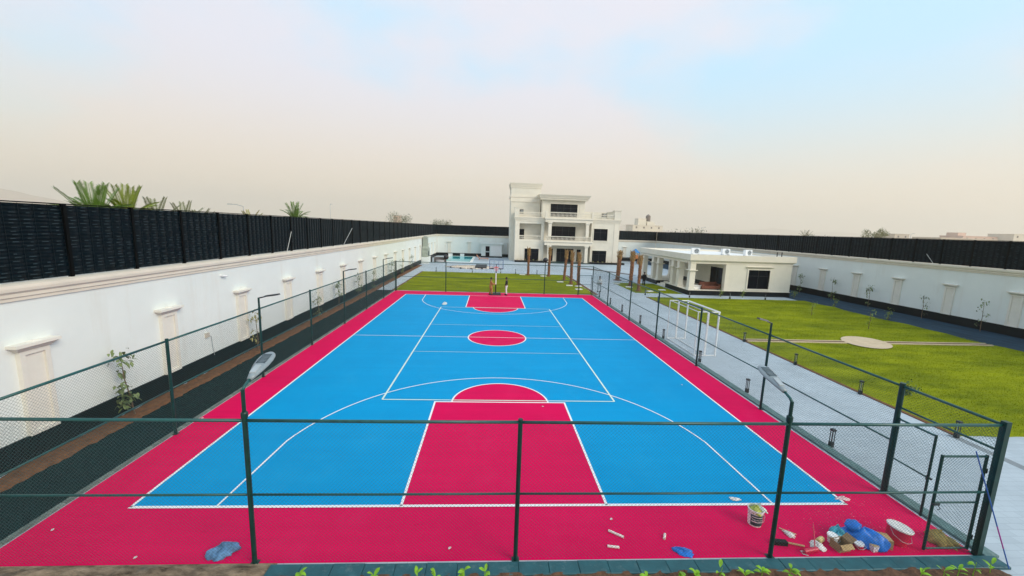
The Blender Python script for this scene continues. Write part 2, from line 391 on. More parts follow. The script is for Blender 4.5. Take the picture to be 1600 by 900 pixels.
# lawns with real blades
def lawn(name, x0, x1, y0, y1, dens, label, seed, hmax=0.055, wob=0.0):
    n = 40; r = random.Random(seed)
    e = []
    for i in range(n): e.append((x0 + (x1 - x0) * i / n, y0 + r.uniform(-.05, .05)))
    for i in range(n): e.append((x1 + r.uniform(-.06, .06) + wob * math.sin(i * .55 + 1) + wob * .6 * math.sin(i * 1.3), y0 + (y1 - y0) * i / n))
    for i in range(n): e.append((x1 - (x1 - x0) * i / n, y1 + r.uniform(-.05, .05)))
    for i in range(n): e.append((x0 + r.uniform(-.05, .05), y1 - (y1 - y0) * i / n))
    mb = MB(); vs = [(x, y, 0.022) for x, y in e] + [(x, y, -0.03) for x, y in e]; k = len(e)
    mb.add(vs, [tuple(range(k))] + [(k + i, k + (i + 1) % k, (i + 1) % k, i) for i in range(k)])
    struct(mb.build('lawn', m_turf))
    rg = np.random.default_rng(seed); N_ = int((x1 - x0) * (y1 - y0) * dens)
    bx = rg.uniform(x0 - .03, x1 + .03, N_); by = rg.uniform(y0 - .03, y1 + .03, N_); a = rg.uniform(0, 2 * np.pi, N_)
    h = rg.uniform(.5, 1, N_) * hmax; w = rg.uniform(.006, .014, N_); ln = rg.uniform(-.6, .6, (2, N_)) * h
    V = np.zeros((N_, 3, 3)); V[:, 0, 0] = bx - np.cos(a) * w; V[:, 0, 1] = by - np.sin(a) * w; V[:, 1, 0] = bx + np.cos(a) * w; V[:, 1, 1] = by + np.sin(a) * w
    V[:, :2, 2] = 0.018; V[:, 2, 0] = bx + ln[0]; V[:, 2, 1] = by + ln[1]; V[:, 2, 2] = 0.018 + h
    me = bpy.data.meshes.new('grass'); me.vertices.add(N_ * 3); me.vertices.foreach_set('co', V.ravel())
    me.loops.add(N_ * 3); me.loops.foreach_set('vertex_index', np.arange(N_ * 3)); me.polygons.add(N_); me.polygons.foreach_set('loop_start', np.arange(0, N_ * 3, 3))
    me.materials.append(m_blade); me.update()
    o = stuff(link('grass', me)); tag(o, label, 'grass'); return o
lawn('lawn', -10.3, 10.5, 17.25, 34.9, 220, 'green lawn beyond the far end of the sports court', 11)
lawn('lawn', 15.9, 33.0, -11.5, 16.6, 260, 'large green lawn right of the paved path', 12, wob=0.22)
lawn('lawn', 15.6, 21.0, 19.3, 27.5, 220, 'small green lawn left of the low white pavilion', 13)
# sandy patch and trench lines on the right lawn
g = MB(); g.poly(arc(24.0, 0.3, 1.45, 0, 2 * math.pi, 40)[:-1], 0.075); g.v = [(x + .25 * (y - .3), y, z) for x, y, z in g.v]
struct(g.build('sand_patch', M('sand_patch', (.55, .44, .30), .95, .1, 2)))
g = MB()
for yy in (0.05, 0.45): g.box(15.9, 32.6, yy, yy + .12, 0, 0.082)
g.build('trench_edge', MATS['sand_patch'])['kind'] = 'structure'
g = MB(); g.box(15.9, 32.6, 0.17, 0.45, 0, 0.062); struct(g.build('trench', m_soil2))
g = MB(); g.box(15.74, 15.9, -11.5, 16.6, -.02, .03); struct(g.build('lawn_edging', m_soil))
# the soil beds around the palm trunks
g = MB(); g.box(10.6, 10.9, 17.3, 34.5, -.05, .03); struct(g.build('lawn_edging', m_soil))
rough_strip('soil_bed', m_soil, -10.6, -10.3, 17.2, 35, 0.012, 0.03, 3, 80, 4)

# ------------------------------------------------------------------ kerbs, earth bank
kerb_me = MB().box(-.292, .292, -.15, .15, -.05, .10).mesh('kerb_stone', m_kerb)
def kerb_me_var(seed):
    r = random.Random(seed); mb = MB(); z = .06 + r.uniform(-.004, .004)
    mb.box(-.298, .298, -.165, .15, -.05, z - .012)
    mb.taper(-.298, .298, -.165, .15, z - .012, -.292, .292, -.150, .138, z)
    return mb.mesh('kerb_stone', m_kerb)
kerb_vars = [kerb_me_var(i) for i in range(5)]
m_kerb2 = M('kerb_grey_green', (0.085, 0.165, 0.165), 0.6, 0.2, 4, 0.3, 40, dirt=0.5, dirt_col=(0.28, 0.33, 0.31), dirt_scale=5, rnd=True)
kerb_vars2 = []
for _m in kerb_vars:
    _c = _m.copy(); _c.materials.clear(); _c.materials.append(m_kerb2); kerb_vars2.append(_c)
kerb = struct(empty('kerb'))
x = -4.3; i = 0
while x < 10.4:
    link('kerb_stone', kerb_vars[i % 5], kerb, (x, -16.73 + random.uniform(-.006, .006), 0), (0, 0, random.uniform(-.006, .006))); x += .60; i += 1
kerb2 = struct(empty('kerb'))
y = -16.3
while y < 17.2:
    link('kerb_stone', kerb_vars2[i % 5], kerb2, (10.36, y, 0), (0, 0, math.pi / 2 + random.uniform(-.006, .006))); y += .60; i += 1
kerb3 = struct(empty('kerb'))
me_k = MB().taper(-.60, .60, -.06, .06, -.05, -.59, .59, -.05, .05, .055).mesh('edge_stone', M('edge_conc', (.16, .20, .18), .8, .4, 3, .4, 30))
y = -21.4
while y < 17.0:
    link('edge_stone', me_k, kerb3, (-10.2, y, 0), (0, 0, math.pi / 2)); y += 1.205
def bank():
    r = random.Random(5); nx, ny = 90, 14; vs = []; fs = []
    for j in range(ny + 1):
        for i in range(nx + 1):
            s = i / nx; t = j / ny
            x = -11.5 + 7.0 * s + r.uniform(-.02, .02); y = -16.51 - 1.8 * t
            z = 0.02 + 0.09 * min(1, t * 7) + r.uniform(-.03, .03) + .03 * math.sin(x * 3.1) * math.sin(y * 5)
            if s > .93: z *= (1 - s) / .07
            vs.append((x, y + (r.uniform(-.02, .02) if j else 0), z if j else .015))
    for j in range(ny):
        for i in range(nx):
            a = j * (nx + 1) + i; fs.append((a + nx + 1, a + nx + 2, a + 1, a))
    mb = MB(); mb.add(vs, fs)
    return struct(mb.build('earth_bank', M('rubble', (.20, .13, .07), .95, .75, 2.6, 1.0, 18, stretch=(1, 2.2, 1), col2=(.36, .27, .18), dirt=1.0, dirt_col=(.03, .055, .06), dirt_scale=2.0), smooth=True))
bank()
rough_strip('soil_bed', m_soil2, -4.6, 10.25, -24, -16.86, 0.01, 0.07, 90, 60, 6)

# ------------------------------------------------------------------ chain-link fences
def wire_panel(L, H, cell=0.075, r=0.0018):
    """diamond mesh in the local x-z plane"""
    mb = MB(); d = cell
    def wire(a, b, off):
        a = Vector((a[0], off, a[1])); b = Vector((b[0], off, b[1])); t = (b - a).normalized(); n1 = Vector((-t.z, 0, t.x)) * r; n2 = Vector((0, r, 0))
        vs = []
        for p in (a, b): vs += [p + n1, p - n1 * .5 + n2, p - n1 * .5 - n2]
        mb.add(vs, [(0, 1, 4, 3), (1, 2, 5, 4), (2, 0, 3, 5)])
    k = -H
    while k < L:
        x0, z0 = (k, 0) if k >= 0 else (0, -k); x1, z1 = (k + H, H) if k + H <= L else (L, L - k)
        if z1 - z0 > .01:
            wire((x0, z0), (x1, z1), r); wire((L - x0, z0), (L - x1, z1), -r)
        k += d
    return mb
WIRE = {}
def wire_mesh(L, H):
    key = (round(L, 2), round(H, 2))
    if key not in WIRE: WIRE[key] = wire_panel(L, H).mesh('chain_link', m_wire, recalc=False)
    return WIRE[key]
def fence(label, p0, p1, stops, H=3.0, mid=1.48, skip=(), ext=()):
    """stops: distances of posts from p0 towards p1"""
    p0 = Vector(p0); p1 = Vector(p1); d = (p1 - p0); L = d.length; rz = math.atan2(d.y, d.x)
    f = tag(empty('chain_link_fence', (p0.x, p0.y, 0), rz), label, 'fence')
    for i, s in enumerate(stops):
        h = H + .04 + (ext[i] if i < len(ext) else 0)
        g = MB().tube([(s, 0, 0), (s, 0, h)], .045, 12); g.tube([(s, 0, h), (s, 0, h + .012)], [.05, .035], 12)
        g.box(s - .075, s + .075, -.075, .075, 0.01, .022)
        g.build('post', m_green, f, smooth=False)
    for i in range(len(stops) - 1):
        a, b = stops[i], stops[i + 1]
        if i in skip: continue
        sag = .006
        MB().tube([(a, 0, H - .02), ((a + b) / 2, 0, H - .02 - sag), (b, 0, H - .02)], .031, 10).build('top_rail', m_rail, f, smooth=True)
        MB().tube([(a, 0, mid), ((a + b) / 2, 0, mid - sag), (b, 0, mid)], .023, 10).build('mid_rail', m_rail, f, smooth=True)
        stuff(link('chain_link', wire_mesh(b - a - .09, H - .1), f, (a + .045, -.03, .07)))
    return f
fence('near chain-link fence across the bottom of the picture', (-10.1, -16.5), (10.1, -16.5), [0, 5.15, 10.25, 15.6, 20.2], ext=[0, .0, 0, 0, 0])
fence('chain-link fence between the court and the left white wall', (-10.1, -16.5), (-10.1, 17.0), [4.9, 9.7, 14.4, 19.3, 24.0, 29.0, 33.4])
# first bay of the left fence shares the corner post
lf = [o for o in bpy.data.objects if o.get('label', '').startswith('chain-link fence between the court and the left')][0]
MB().tube([(0, 0, 2.98), (4.9, 0, 2.98)], .031, 10).build('top_rail', m_rail, lf, smooth=True)
MB().tube([(0, 0, 1.46), (4.9, 0, 1.46)], .023, 10).build('mid_rail', m_rail, lf, smooth=True)
stuff(link('chain_link', wire_mesh(4.8, 2.9), lf, (.05, -.03, .07)))
rf = fence('chain-link fence between the court and the paved path', (10.1, -16.5), (10.1, 17.0), [2.05, 6.97, 11.9, 17.0, 22.0, 27.75, 33.4])
ff = fence('far chain-link fence behind the basketball hoop', (-10.1, 17.0), (8.7, 17.0), [.08, 5.07, 15.2, 18.75])
# gate bay on the right fence: top rail, transom, infill
MB().tube([(0, 0, 2.98), (2.05, 0, 2.98)], .031, 10).build('top_rail', m_rail, rf, smooth=True)
MB().tube([(0, 0, 2.42), (2.05, 0, 2.42)], .026, 10).build('transom', m_rail, rf, smooth=True)
stuff(link('chain_link', wire_mesh(1.95, .5), rf, (.05, -.03, 2.45)))
MB().box(-.055, .055, -.055, .055, 0, 3.07).build('corner_post', m_green, rf, loc=(-.02, 0.0, 0))
MB().tube([(2.05, .0, 0), (2.05, .0, 3.06)], .062, 12).build('gate_post', m_green, rf)
def gate_leaf(label, hinge, rz, W, H, mid):
    t = tag(empty('gate_leaf', hinge, rz), label, 'gate', 'leaves of the fence gates')
    MB().tube([(0.0, 0, .05), (0.0, 0, H)], .028, 10).build('hinge_stile', m_green, t)
    MB().tube([(W, 0, .05), (W, 0, H)], .028, 10).build('lock_stile', m_green, t)
    MB().tube([(0, 0, H - .03), (W, 0, H - .03)], .025, 10).build('top_bar', m_rail, t)
    MB().tube([(0, 0, mid), (W, 0, mid)], .020, 10).build('middle_bar', m_rail, t)
    MB().tube([(0, 0, .08), (W, 0, .08)], .020, 10).build('bottom_bar', m_rail, t)
    for z in (.35, H - .35): MB().tube([(-.03, 0, z - .05), (-.03, 0, z + .05)], .035, 8).build('hinge', m_black, t)
    g = MB(); g.box(W - .09, W + .05, .02, .06, mid - .03, mid + .01); g.tube([(W - .07, .04, mid - .02), (W - .10, .07, mid - .10), (W - .04, .07, mid - .12)], .008, 6); g.build('latch', m_black, t)
    stuff(link('chain_link', wire_mesh(W - .05, H - .14), t, (.025, -.02, .09)))
    return t
gate_leaf('closed gate leaf with latch hung on the thick post by the path', (10.1, -14.52, 0), -math.pi / 2, .86, 2.15, 1.05)
gate_leaf('open gate leaf folded back against the near fence corner', (10.02, -16.40, 0), math.pi, 1.0, 2.26, 1.17)
gate_leaf('narrow gate leaf at the far right corner of the court', (10.0, 17.0, 0), math.pi, 1.25, 2.1, 1.1)
MB().tube([(18.8, 0, 2.98), (20.2, 0, 2.98)], .031, 10).build('top_rail', m_rail, ff, smooth=True)

# lamps on the fence
def flood(label, loc, rz, bend):
    t = tag(empty('floodlight', loc, rz), label, 'lamp', 'floodlights on the court fence')
    # local +y is where the lamp points
    MB().tube([(0, 0, 0), (0, 0, bend)], .034, 12).build('pole', m_green, t)
    MB().lathe([(.055, 0), (.06, .03), (.06, .10), (.05, .12)], 12).build('clamp', m_green, t)
    MB().tube([(0, 0, bend - .02), (0, .06, bend + .04), (0, .26, bend + .12)], .026, 10).build('arm', m_rail, t, smooth=True)
    # shoe-shaped head
    prof = [(0.0, .050, .045), (.10, .075, .055), (.25, .115, .06), (.42, .150, .058), (.58, .160, .05), (.70, .145, .042), (.78, .105, .034), (.825, .05, .02), (.835, .01, .006)]
    n = 20; vs = []; fs = []
    for (yy, w, hh) in prof:
        for k in range(n):
            a = 2 * math.pi * k / n; vs.append((w * math.cos(a), yy, hh * math.sin(a) * (1.0 if math.sin(a) > 0 else .55)))
    for i in range(len(prof) - 1):
        for k in range(n): fs.append((i * n + k, i * n + (k + 1) % n, (i + 1) * n + (k + 1) % n, (i + 1) * n + k))
    fs += [tuple(range(n)), tuple(len(vs) - n + k for k in range(n))]
    hd = MB(); hd.add(vs, fs); h = hd.build('head', M('lamp_body', (.22, .27, .30), .35, .12, 6), t, smooth=True, loc=(0, .22, bend + .10), rot=(R(20), 0, 0))
    g = MB(); g.taper(-.055, .055, .12, .36, .052, -.05, .05, .13, .35, .076); g.build('driver_cover', M('lamp_plate', (.34, .39, .42), .4, .08, 8), h)
    g = MB()
    for k in range(7): g.box(-.085 + .0 * k, .085, .42 + k * .045, .44 + k * .045, .045, .066 - k * .002)
    g.build('cooling_fin', m_grey2, h)
    g = MB(); g.add([(.10 * math.cos(a) , .56 + .18 * math.sin(a), -.033) for a in [2 * math.pi * k / 16 for k in range(16)]], [tuple(range(16))]); g.build('lens', m_grey2, h)
    return t
flood('grey floodlight leaning over the near fence, left of the centre post', (-4.95, -16.5, 3.03), 0, .55)
flood('grey floodlight leaning over the near fence, right of the centre post', (5.5, -16.5, 3.03), 0, .42)
def sidelamp(label, loc, rz, up=.45, ln=.85):
    t = tag(empty('arm_lamp', loc, rz), label, 'lamp', 'thin arm lamps on the fence posts')
    MB().tube([(0, 0, 0), (0, 0, up)], .038, 10).build('pole', m_green, t)
    MB().tube([(0, 0, up - .02), (ln * .35, 0, up + .06)], .026, 8).build('arm', m_black, t)
    g = MB(); g.taper(ln * .3, ln * 1.0, -.09, .09, 0, ln * .34, ln * .97, -.07, .07, .06); g.v = [(x, y, z + up + .04 + .14 * (x / ln - .3)) for x, y, z in g.v]
    hd = g.build('head', M('lamp_dark', (.035, .045, .055), .35, .2, 8), t)
    g = MB(); g.add([(ln * .5, -.06, up + .062), (ln * .95, -.06, up + .125), (ln * .95, .06, up + .125), (ln * .5, .06, up + .062)], [(0, 1, 2, 3)]); g.build('lens', m_grey2, t)
    return t
for k, yy in enumerate((-6.8, 2.8, 12.5)):
    sidelamp('thin dark arm lamp on the left court fence, ' + ['nearest', 'second nearest', 'farthest'][k] + ' of three', (-10.1, yy, 3.03), 0, .42 if k == 0 else .5)
sidelamp('thin dark arm lamp on the right court fence beside the lawn', (10.1, -9.53, 3.03), math.pi, .42, .55)
def globe(label, loc):
    t = tag(empty('round_lamp', loc), label, 'lamp', 'round lamps on the far fence')
    MB().tube([(0, 0, 0), (0, 0, .3)], .035, 8).build('pole', m_black, t)
    n = MB().lathe([(.02, .28), (.2, .36), (.27, .5), (.24, .66), (.12, .76), (.02, .79)], 14).build('head', m_black, t, smooth=True)
    return t
globe('round black lamp head on the far fence in front of the pool', (-5.03, 17.0, 3.0))
t = globe('black lamp head on the far fence in front of the house', (5.1, 17.0, 3.0))

# ------------------------------------------------------------------ boundary walls with pilasters, cornice, woven screens
WL, WR, WF = -12.8, 37.8, 68.0
CORN = [(0, 4.36), (.05, 4.36), (.06, 4.44), (.10, 4.47), (.11, 4.56), (.17, 4.62), (.19, 4.70), (.19, 4.78), (.0, 4.80), (-.42, 4.80), (-.42, 4.36)]
def pilaster_mesh():
    # local: x along the wall, -y out of the wall, base at z = 0.70
    g = MB(); g.box(-.36, .36, -.07, 0, .70, 3.02)
    for a, b in ((-.36, -.24), (.24, .36)): g.box(a, b, -.125, -.07, .80, 2.92)
    g.box(-.36, .36, -.125, -.07, 2.92, 3.02); g.box(-.36, .36, -.125, -.07, .70, .80)
    c = MB(); c.taper(-.38, .38, -.12, 0, 3.02, -.52, .52, -.26, 0, 3.16); c.box(-.54, .54, -.28, 0, 3.16, 3.24)
    c.taper(-.10, .10, -.20, -.02, 3.24, -.05, .05, -.16, -.06, 3.275)
    m_pil = M('pilaster_stone', (.72, .70, .63), .7, .06, 1.5, .1, 40, rnd=True, dirt=.3, dirt_col=(.55, .47, .36), dirt_scale=1.5)
    return g.mesh('pilaster', m_pil), c.mesh('capital', m_pil)
PIL, CAP = pilaster_mesh()
m_glint = M('screen_glint', (.017, .031, .038), .5, .5, 3, spec=.2, rnd=True)  # paler colour for added dashes that imitate highlights on the woven strips
def woven_panel(seed, L=2.2, H=2.06, rows=21):
    g = MB(); p = H / rows; seg = 36; per = .36
    for r in range(rows):
        z0 = r * p + .006; z1 = (r + 1) * p - .006; sgn = 1; ph = .35 * (r % 2)
        o = len(g.v); vs = []
        for i in range(seg + 1):
            x = .04 + (L - .08) * i / seg; y = -.030 * abs(math.sin(math.pi * x / per + ph)) + .012
            bul = -.008
            vs += [(x, y, z0), (x, y + bul, (z0 + z1) / 2), (x, y, z1)]
        fs = []
        for i in range(seg):
            a = i * 3; fs += [(a, a + 3, a + 4, a + 1), (a + 1, a + 4, a + 5, a + 2)]
        g.add(vs, fs)
    k = per
    while k < L:
        g.tube([(k, 0, 0), (k, 0, H)], .010, 6); k += per
    g.box(.04, L - .04, .035, .045, 0.01, H - .01)      # backing sheet
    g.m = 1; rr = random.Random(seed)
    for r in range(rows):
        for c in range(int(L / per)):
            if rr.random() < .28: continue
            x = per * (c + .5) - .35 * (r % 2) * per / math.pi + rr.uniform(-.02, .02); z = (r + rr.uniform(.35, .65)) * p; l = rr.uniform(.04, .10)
            g.taper(x - l, x + l, -.034, -.020, z - .012, x - l * .8, x + l * .8, -.030, -.018, z + .012)  # small raised dash, a painted glint where a strip bulges
    return g.mesh('woven_panel', [m_screen, m_glint])
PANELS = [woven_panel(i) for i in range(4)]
POSTM = MB().box(-.045, .045, -.05, .06, 0, 2.12).mesh('screen_post', m_screenp)
def boundary(label, slabel, origin, rz, L, pil, p0, ext=0.0):
    """local x runs along the wall, local -y faces the yard"""
    w = tag(empty('boundary_wall', origin, rz), label, 'wall')
    MB().box(0, L, 0, .30, -.05, 4.36).build('wall', m_wall, w)
    MB().box(0, L, -.05, .0, -.05, .70).build('plinth', m_plinth, w)
    g = MB(); g.extrude([(-a, z) for a, z in CORN], 0, L, 'x'); g.build('cornice', m_cream, w)
    for x in pil:
        q = link('pilaster', PIL, w, (x, 0, 0)); link('capital', CAP, q)
    s = tag(empty('privacy_screen', (*origin[:2], 4.80), rz), slabel, 'screen')
    x = p0 - ext; i = 0; L += ext
    while x < L - .05:
        l = min(2.2, L - x)
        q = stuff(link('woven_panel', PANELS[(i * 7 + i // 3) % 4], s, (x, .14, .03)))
        q.rotation_euler = (R(random.uniform(-.5, .5)), R(random.uniform(-.12, .12)), R(random.uniform(-.35, .35)))
        if l < 2.2: q.scale = (l / 2.2, 1, 1)
        link('post', POSTM, s, (x, .14, 0)); x += 2.2; i += 1
    MB().box(p0 - ext, L, .10, .20, 2.10, 2.13).build('top_bar', m_screenp, s)
    return w
# left wall: local x runs towards -Y (rz = -90) so that local -y points to... use rz=+90: x -> +Y, -y -> +X
boundary('long white wall on the left with cream pilasters', 'dark woven privacy screen on top of the left wall', (WL, -20, 0), math.pi / 2, 88.0, [7.35 + 4.53 * k for k in range(18)], -.1 + .1)
boundary('white end wall behind the swimming pool and house', 'dark woven privacy screen on top of the end wall', (WL + .06, WF, 0), 0, WR - WL - .12, [2.75 + 4.5 * k for k in range(11)], 0, .16)
boundary('pale wall on the right beyond the big lawn', 'dark woven privacy screen on top of the right wall', (WR, 68, 0), -math.pi / 2, 88.0, [68 - (3.0 + 4.3 * k) for k in range(-5, 16)], 0)
# loose wire stays on the left screen
def stay(label, a, b):
    o = MB().tube([a, b], .018, 6).build('wire_stay', M('galv', (.5, .52, .5), .4, .1, 8), None); tag(o, label, 'stay', 'stays on the left screen')
stay('pale slanting stay on the left screen, the nearer one', (-12.72, 1.0, 4.82), (-12.78, 1.75, 6.0))
stay('pale slanting stay on the left screen, the farther one', (-12.72, 10.2, 4.82), (-12.78, 12.6, 6.2))
stay('pale slanting stay on the right screen', (37.7, 8.9, 4.82), (37.74, 9.6, 5.6))
# cctv and socket box on the left wall
t = tag(empty('wall_camera', (-12.8, -4.9, 4.08)), 'small white security camera under the left cornice', 'camera')
MB().lathe([(.06, 0), (.06, .02)], 12).build('mount', m_white, t, rot=(0, R(90), 0))
MB().tube([(.02, 0, 0), (.12, .02, -.02)], .018, 8).build('bracket', m_white, t)
MB().tube([(.10, -.05, .0), (.14, .20, -.05)], .045, 10).build('housing', m_white, t)
MB().tube([(.14, .20, -.05), (.142, .215, -.053)], .04, 10).build('lens', m_black, t)
t = tag(empty('socket_box', (-12.8, -6.1, 1.6)), 'small grey socket box with hanging cable on the left wall', 'socket box')
MB().box(0, .06, -.11, .11, -.1, .1).build('box', M('box_beige', (.55, .5, .42), .6, .1, 5), t)
MB().tube([(.03, .1, -.05), (.05, .22, -.1), (.04, .26, -.5), (.05, .33, -1.0)], .012, 6).build('cable', m_grey, t)

# ------------------------------------------------------------------ facade helpers
def holed(mb, x0, x1, z0, z1, holes, y0, y1):
    xs = sorted({x0, x1, *[h[0] for h in holes], *[h[1] for h in holes]})
    for a, b in zip(xs[:-1], xs[1:]):
        hs = sorted([(h[2], h[3]) for h in holes if h[0] < (a + b) / 2 < h[1]]); z = z0
        for p, q in hs:
            if p > z: mb.box(a, b, y0, y1, z, p)
            z = q
        if z < z1: mb.box(a, b, y0, y1, z, z1)
    return mb
def window(parent, x0, x1, z0, z1, y, nx=2, trim=.16, hood=False, dpt=.12, name='window'):
    """recessed dark window facing -Y with a raised surround"""
    g = MB(); t = trim
    g.box(x0 - t, x0, y - .07, y + dpt, z0 - t, z1 + t); g.box(x1, x1 + t, y - .07, y + dpt, z0 - t, z1 + t)
    g.box(x0, x1, y - .07, y + dpt, z1, z1 + t); g.box(x0, x1, y - .10, y + dpt, z0 - t, z0)
    w = g.build(name, m_house2, parent)
    g = MB(); b = .05; yf = y + dpt - .03
    g.box(x0, x0 + b, yf, yf + .05, z0, z1); g.box(x1 - b, x1, yf, yf + .05, z0, z1); g.box(x0 + b, x1 - b, yf, yf + .05, z0, z0 + b); g.box(x0 + b, x1 - b, yf, yf + .05, z1 - b, z1)
    for k in range(1, nx): xm = x0 + (x1 - x0) * k / nx; g.box(xm - .025, xm + .025, yf, yf + .05, z0 + b, z1 - b)
    g.box(x0 + b, x1 - b, yf + .004, yf + .046, z0 + (z1 - z0) * .68 - .02, z0 + (z1 - z0) * .68 + .02)
    g.build('frame', m_frame, w)
    for k in range(nx):
        a = x0 + (x1 - x0) * k / nx; c = x0 + (x1 - x0) * (k + 1) / nx
        MB().box(a + .01, c - .01, yf + .015, yf + .03, z0 + .01, z1 - .01).build('pane', m_glass, w)
    if hood:
        MB().taper(x0 - .25, x1 + .25, y - .14, y, z1 + t + .10, x0 - .35, x1 + .35, y - .22, y, z1 + t + .20).build('hood', m_house2, w)
    return w
BAL = [(.055, 0), (.055, .08), (.03, .12), (.065, .30), (.06, .38), (.03, .55), (.05, .62), (.05, .68)]
def balustrade(parent, x0, x1, y, z, h=.95, step=.26, axis='x'):
    def B(mb, a0, a1, b0, b1, z0, z1):
        return mb.box(a0, a1, b0, b1, z0, z1) if axis == 'x' else mb.box(b0, b1, a0, a1, z0, z1)
    g = MB(); B(g, x0, x1, y - .10, y + .10, z + h - .13, z + h); B(g, x0, x1, y - .10, y + .10, z, z + .10)
    b = g.build('balustrade', m_house2, parent)
    g = MB(); x = x0 + step / 2; sc = (h - .23) / .68
    while x < x1:
        c = (x, y) if axis == 'x' else (y, x)
        g.lathe([(r, z + .10 + q * sc) for r, q in BAL], 6, c, cap=False); x += step
    stuff(g.build('baluster', m_house2, b, recalc=False))
    return b
def square_col(parent, x, y, z0, z1, w=.62, name='column', collar=None):
    g = MB(); h = w / 2; g.box(x - h, x + h, y - h, y + h, z0, z1)
    g.box(x - h - .07, x + h + .07, y - h - .07, y + h + .07, z0, z0 + .22)
    c = g.build(name, m_house2, parent)
    k = MB()
    if collar is None:
        k.taper(x - h, x + h, y - h, y + h, z1 - .42, x - h - .12, x + h + .12, y - h - .12, y + h + .12, z1 - .22)
        k.box(x - h - .13, x + h + .13, y - h - .13, y + h + .13, z1 - .22, z1 - .01)
    else:
        k.taper(x - h, x + h, y - h, y + h, collar - .08, x - h - .16, x + h + .16, y - h - .16, y + h + .16, collar)
        k.box(x - h - .17, x + h + .17, y - h - .17, y + h + .17, collar, collar + .07)
    k.build('capital', m_house2, c)
    return c
def cornice(parent, x0, x1, y0, y1, z0, z1, o=.25, name='cornice'):
    """three-step crown around a block"""
    g = MB(); d = (z1 - z0) / 3
    for k in range(3):
        e = o * (k + 1) / 3; g.taper(x0 - e * .7, x1 + e * .7, y0 - e * .7, y1 + e * .7, z0 + k * d, x0 - e, x1 + e, y0 - e, y1 + e, z0 + (k + 1) * d - (.02 if k < 2 else 0))
        if k < 2: g.box(x0 - e * .6, x1 + e * .6, y0 - e * .6, y1 + e * .6, z0 + (k + 1) * d - .02, z0 + (k + 1) * d)
    return g.build(name, m_house2, parent)

# ------------------------------------------------------------------ the house
H = tag(empty('villa', (14.8, 60, 0)), 'three-storey cream villa with columned balconies and roof tower', 'house')
H.location = (0, 0, 0)
HY = 57.3
x0, x1 = 4.2, 25.5
wins_l = (6.25, 9.15, .2, 2.7); open_l = (5.1, 9.5, 4.42, 7.72)
wins_r2 = (20.25, 23.1, 4.72, 7.1); wins_r1 = (20.15, 23.1, .2, 2.68)
g = MB(); holed(g, x0, 10.1, -.02, 8.2, [wins_l, open_l], HY, HY + .3); holed(g, 19.7, x1, -.02, 8.2, [wins_r2, wins_r1], HY, HY + .3)
g.box(x0, x0 + .3, HY + .3, 66, -.02, 8.2); g.box(x1 - .3, x1, HY + .3, 66, -.02, 8.2)
g.box(x0 + .3, x1 - .3, 65.7, 66, -.02, 8.2)
g.box(x0 + .3, 9.8, 59.0, 59.3, -.02, 8.2)                   # back of the left recess
g.box(9.8, 10.1, HY + .3, 60.3, -.02, 8.2); g.box(19.7, 20.0, HY + .3, 60.3, -.02, 8.2)
g.box(x0 + .3, 9.8, HY + .3, 59.0, 4.15, 4.42)               # floor of the recess
g.box(x0 + .3, 9.8, HY + .3, 59.0, 7.74, 8.2)
holed(g, 10.1, 19.7, -.02, 8.2, [(11.3, 16.75, 4.6, 7.37), (13.0, 16.6, 0.05, 2.85), (11.55, 12.25, .2, 2.75), (17.2, 18.1, .2, 2.75)], 58.6, 58.9)
g.build('wall', m_house, H)
g = MB(); g.box(x0 + .1, x1 - .1, HY + .1, 65.9, 8.2, 8.5); g.build('roof_slab', m_house, H)
window(H, *wins_l, HY, 2); window(H, *wins_r1, HY, 2); window(H, *wins_r2, HY, 2)
window(H, 11.3, 16.75, 4.6, 7.37, 58.6, 4, .12); window(H, 11.55, 12.25, .2, 2.75, 58.6, 1, .12); window(H, 17.2, 18.1, .2, 2.75, 58.6, 1, .12)
d = window(H, 13.0, 16.6, .05, 2.85, 58.6, 4, .12, name='entrance_door')
window(H, 5.2, 6.2, 4.45, 6.6, 58.87, 1, .08, name='balcony_door')
balustrade(H, 5.1, 9.5, HY + .15, 4.42, .92)
# raised panel trims on the wings
for (a, b, c, d_) in ((5.55, 9.85, -.0, 3.35), (19.95, 24.1, 3.05, 4.35), (4.35, 9.75, 3.55, 4.2)):
    t_ = .07; g = MB()
    g.box(a, a + t_, HY - .035, HY, c + .02, d_); g.box(b - t_, b, HY - .035, HY, c + .02, d_); g.box(a + t_, b - t_, HY - .035, HY, d_ - t_, d_); g.build('panel_trim', m_house2, H)
for a, b in ((4.22, 5.0), (24.42, 25.4), (19.72, 19.93)): MB().box(a, b, HY - .06, HY, .0, 8.18).build('wall_pilaster', m_house2, H)
cornice(H, x0, 10.1, HY, HY + 1, 8.2, 8.95, .28); cornice(H, 19.7, x1, HY, HY + 1, 8.2, 8.95, .28)
g = MB(); g.box(x0 - .1, x0 + .35, HY + 1.3, 60, 8.5, 9.9); g.box(x1 - .35, x1 + .1, HY + 1.3, 65.8, 8.5, 10.7); g.box(19.7, x1 - .35, 65.4, 65.8, 8.5, 10.75)
g.box(x1 - .45, x1 + .2, HY + 1.2, 65.9, 10.7, 10.85); g.build('parapet', m_house, H)
for a, b in ((4.05, 5.0), (24.3, 25.6)):
    p = MB().box(a, b, HY - .15, HY + 1.15, 8.95, 10.75).build('parapet_pier', m_house, H)
    MB().box(a - .08, b + .08, HY - .23, HY + 1.23, 10.75, 10.92).build('cap', m_house2, p)
balustrade(H, 5.0, 10.0, HY + .1, 8.95, 1.0); balustrade(H, 19.8, 24.3, HY + .1, 8.95, 1.0)
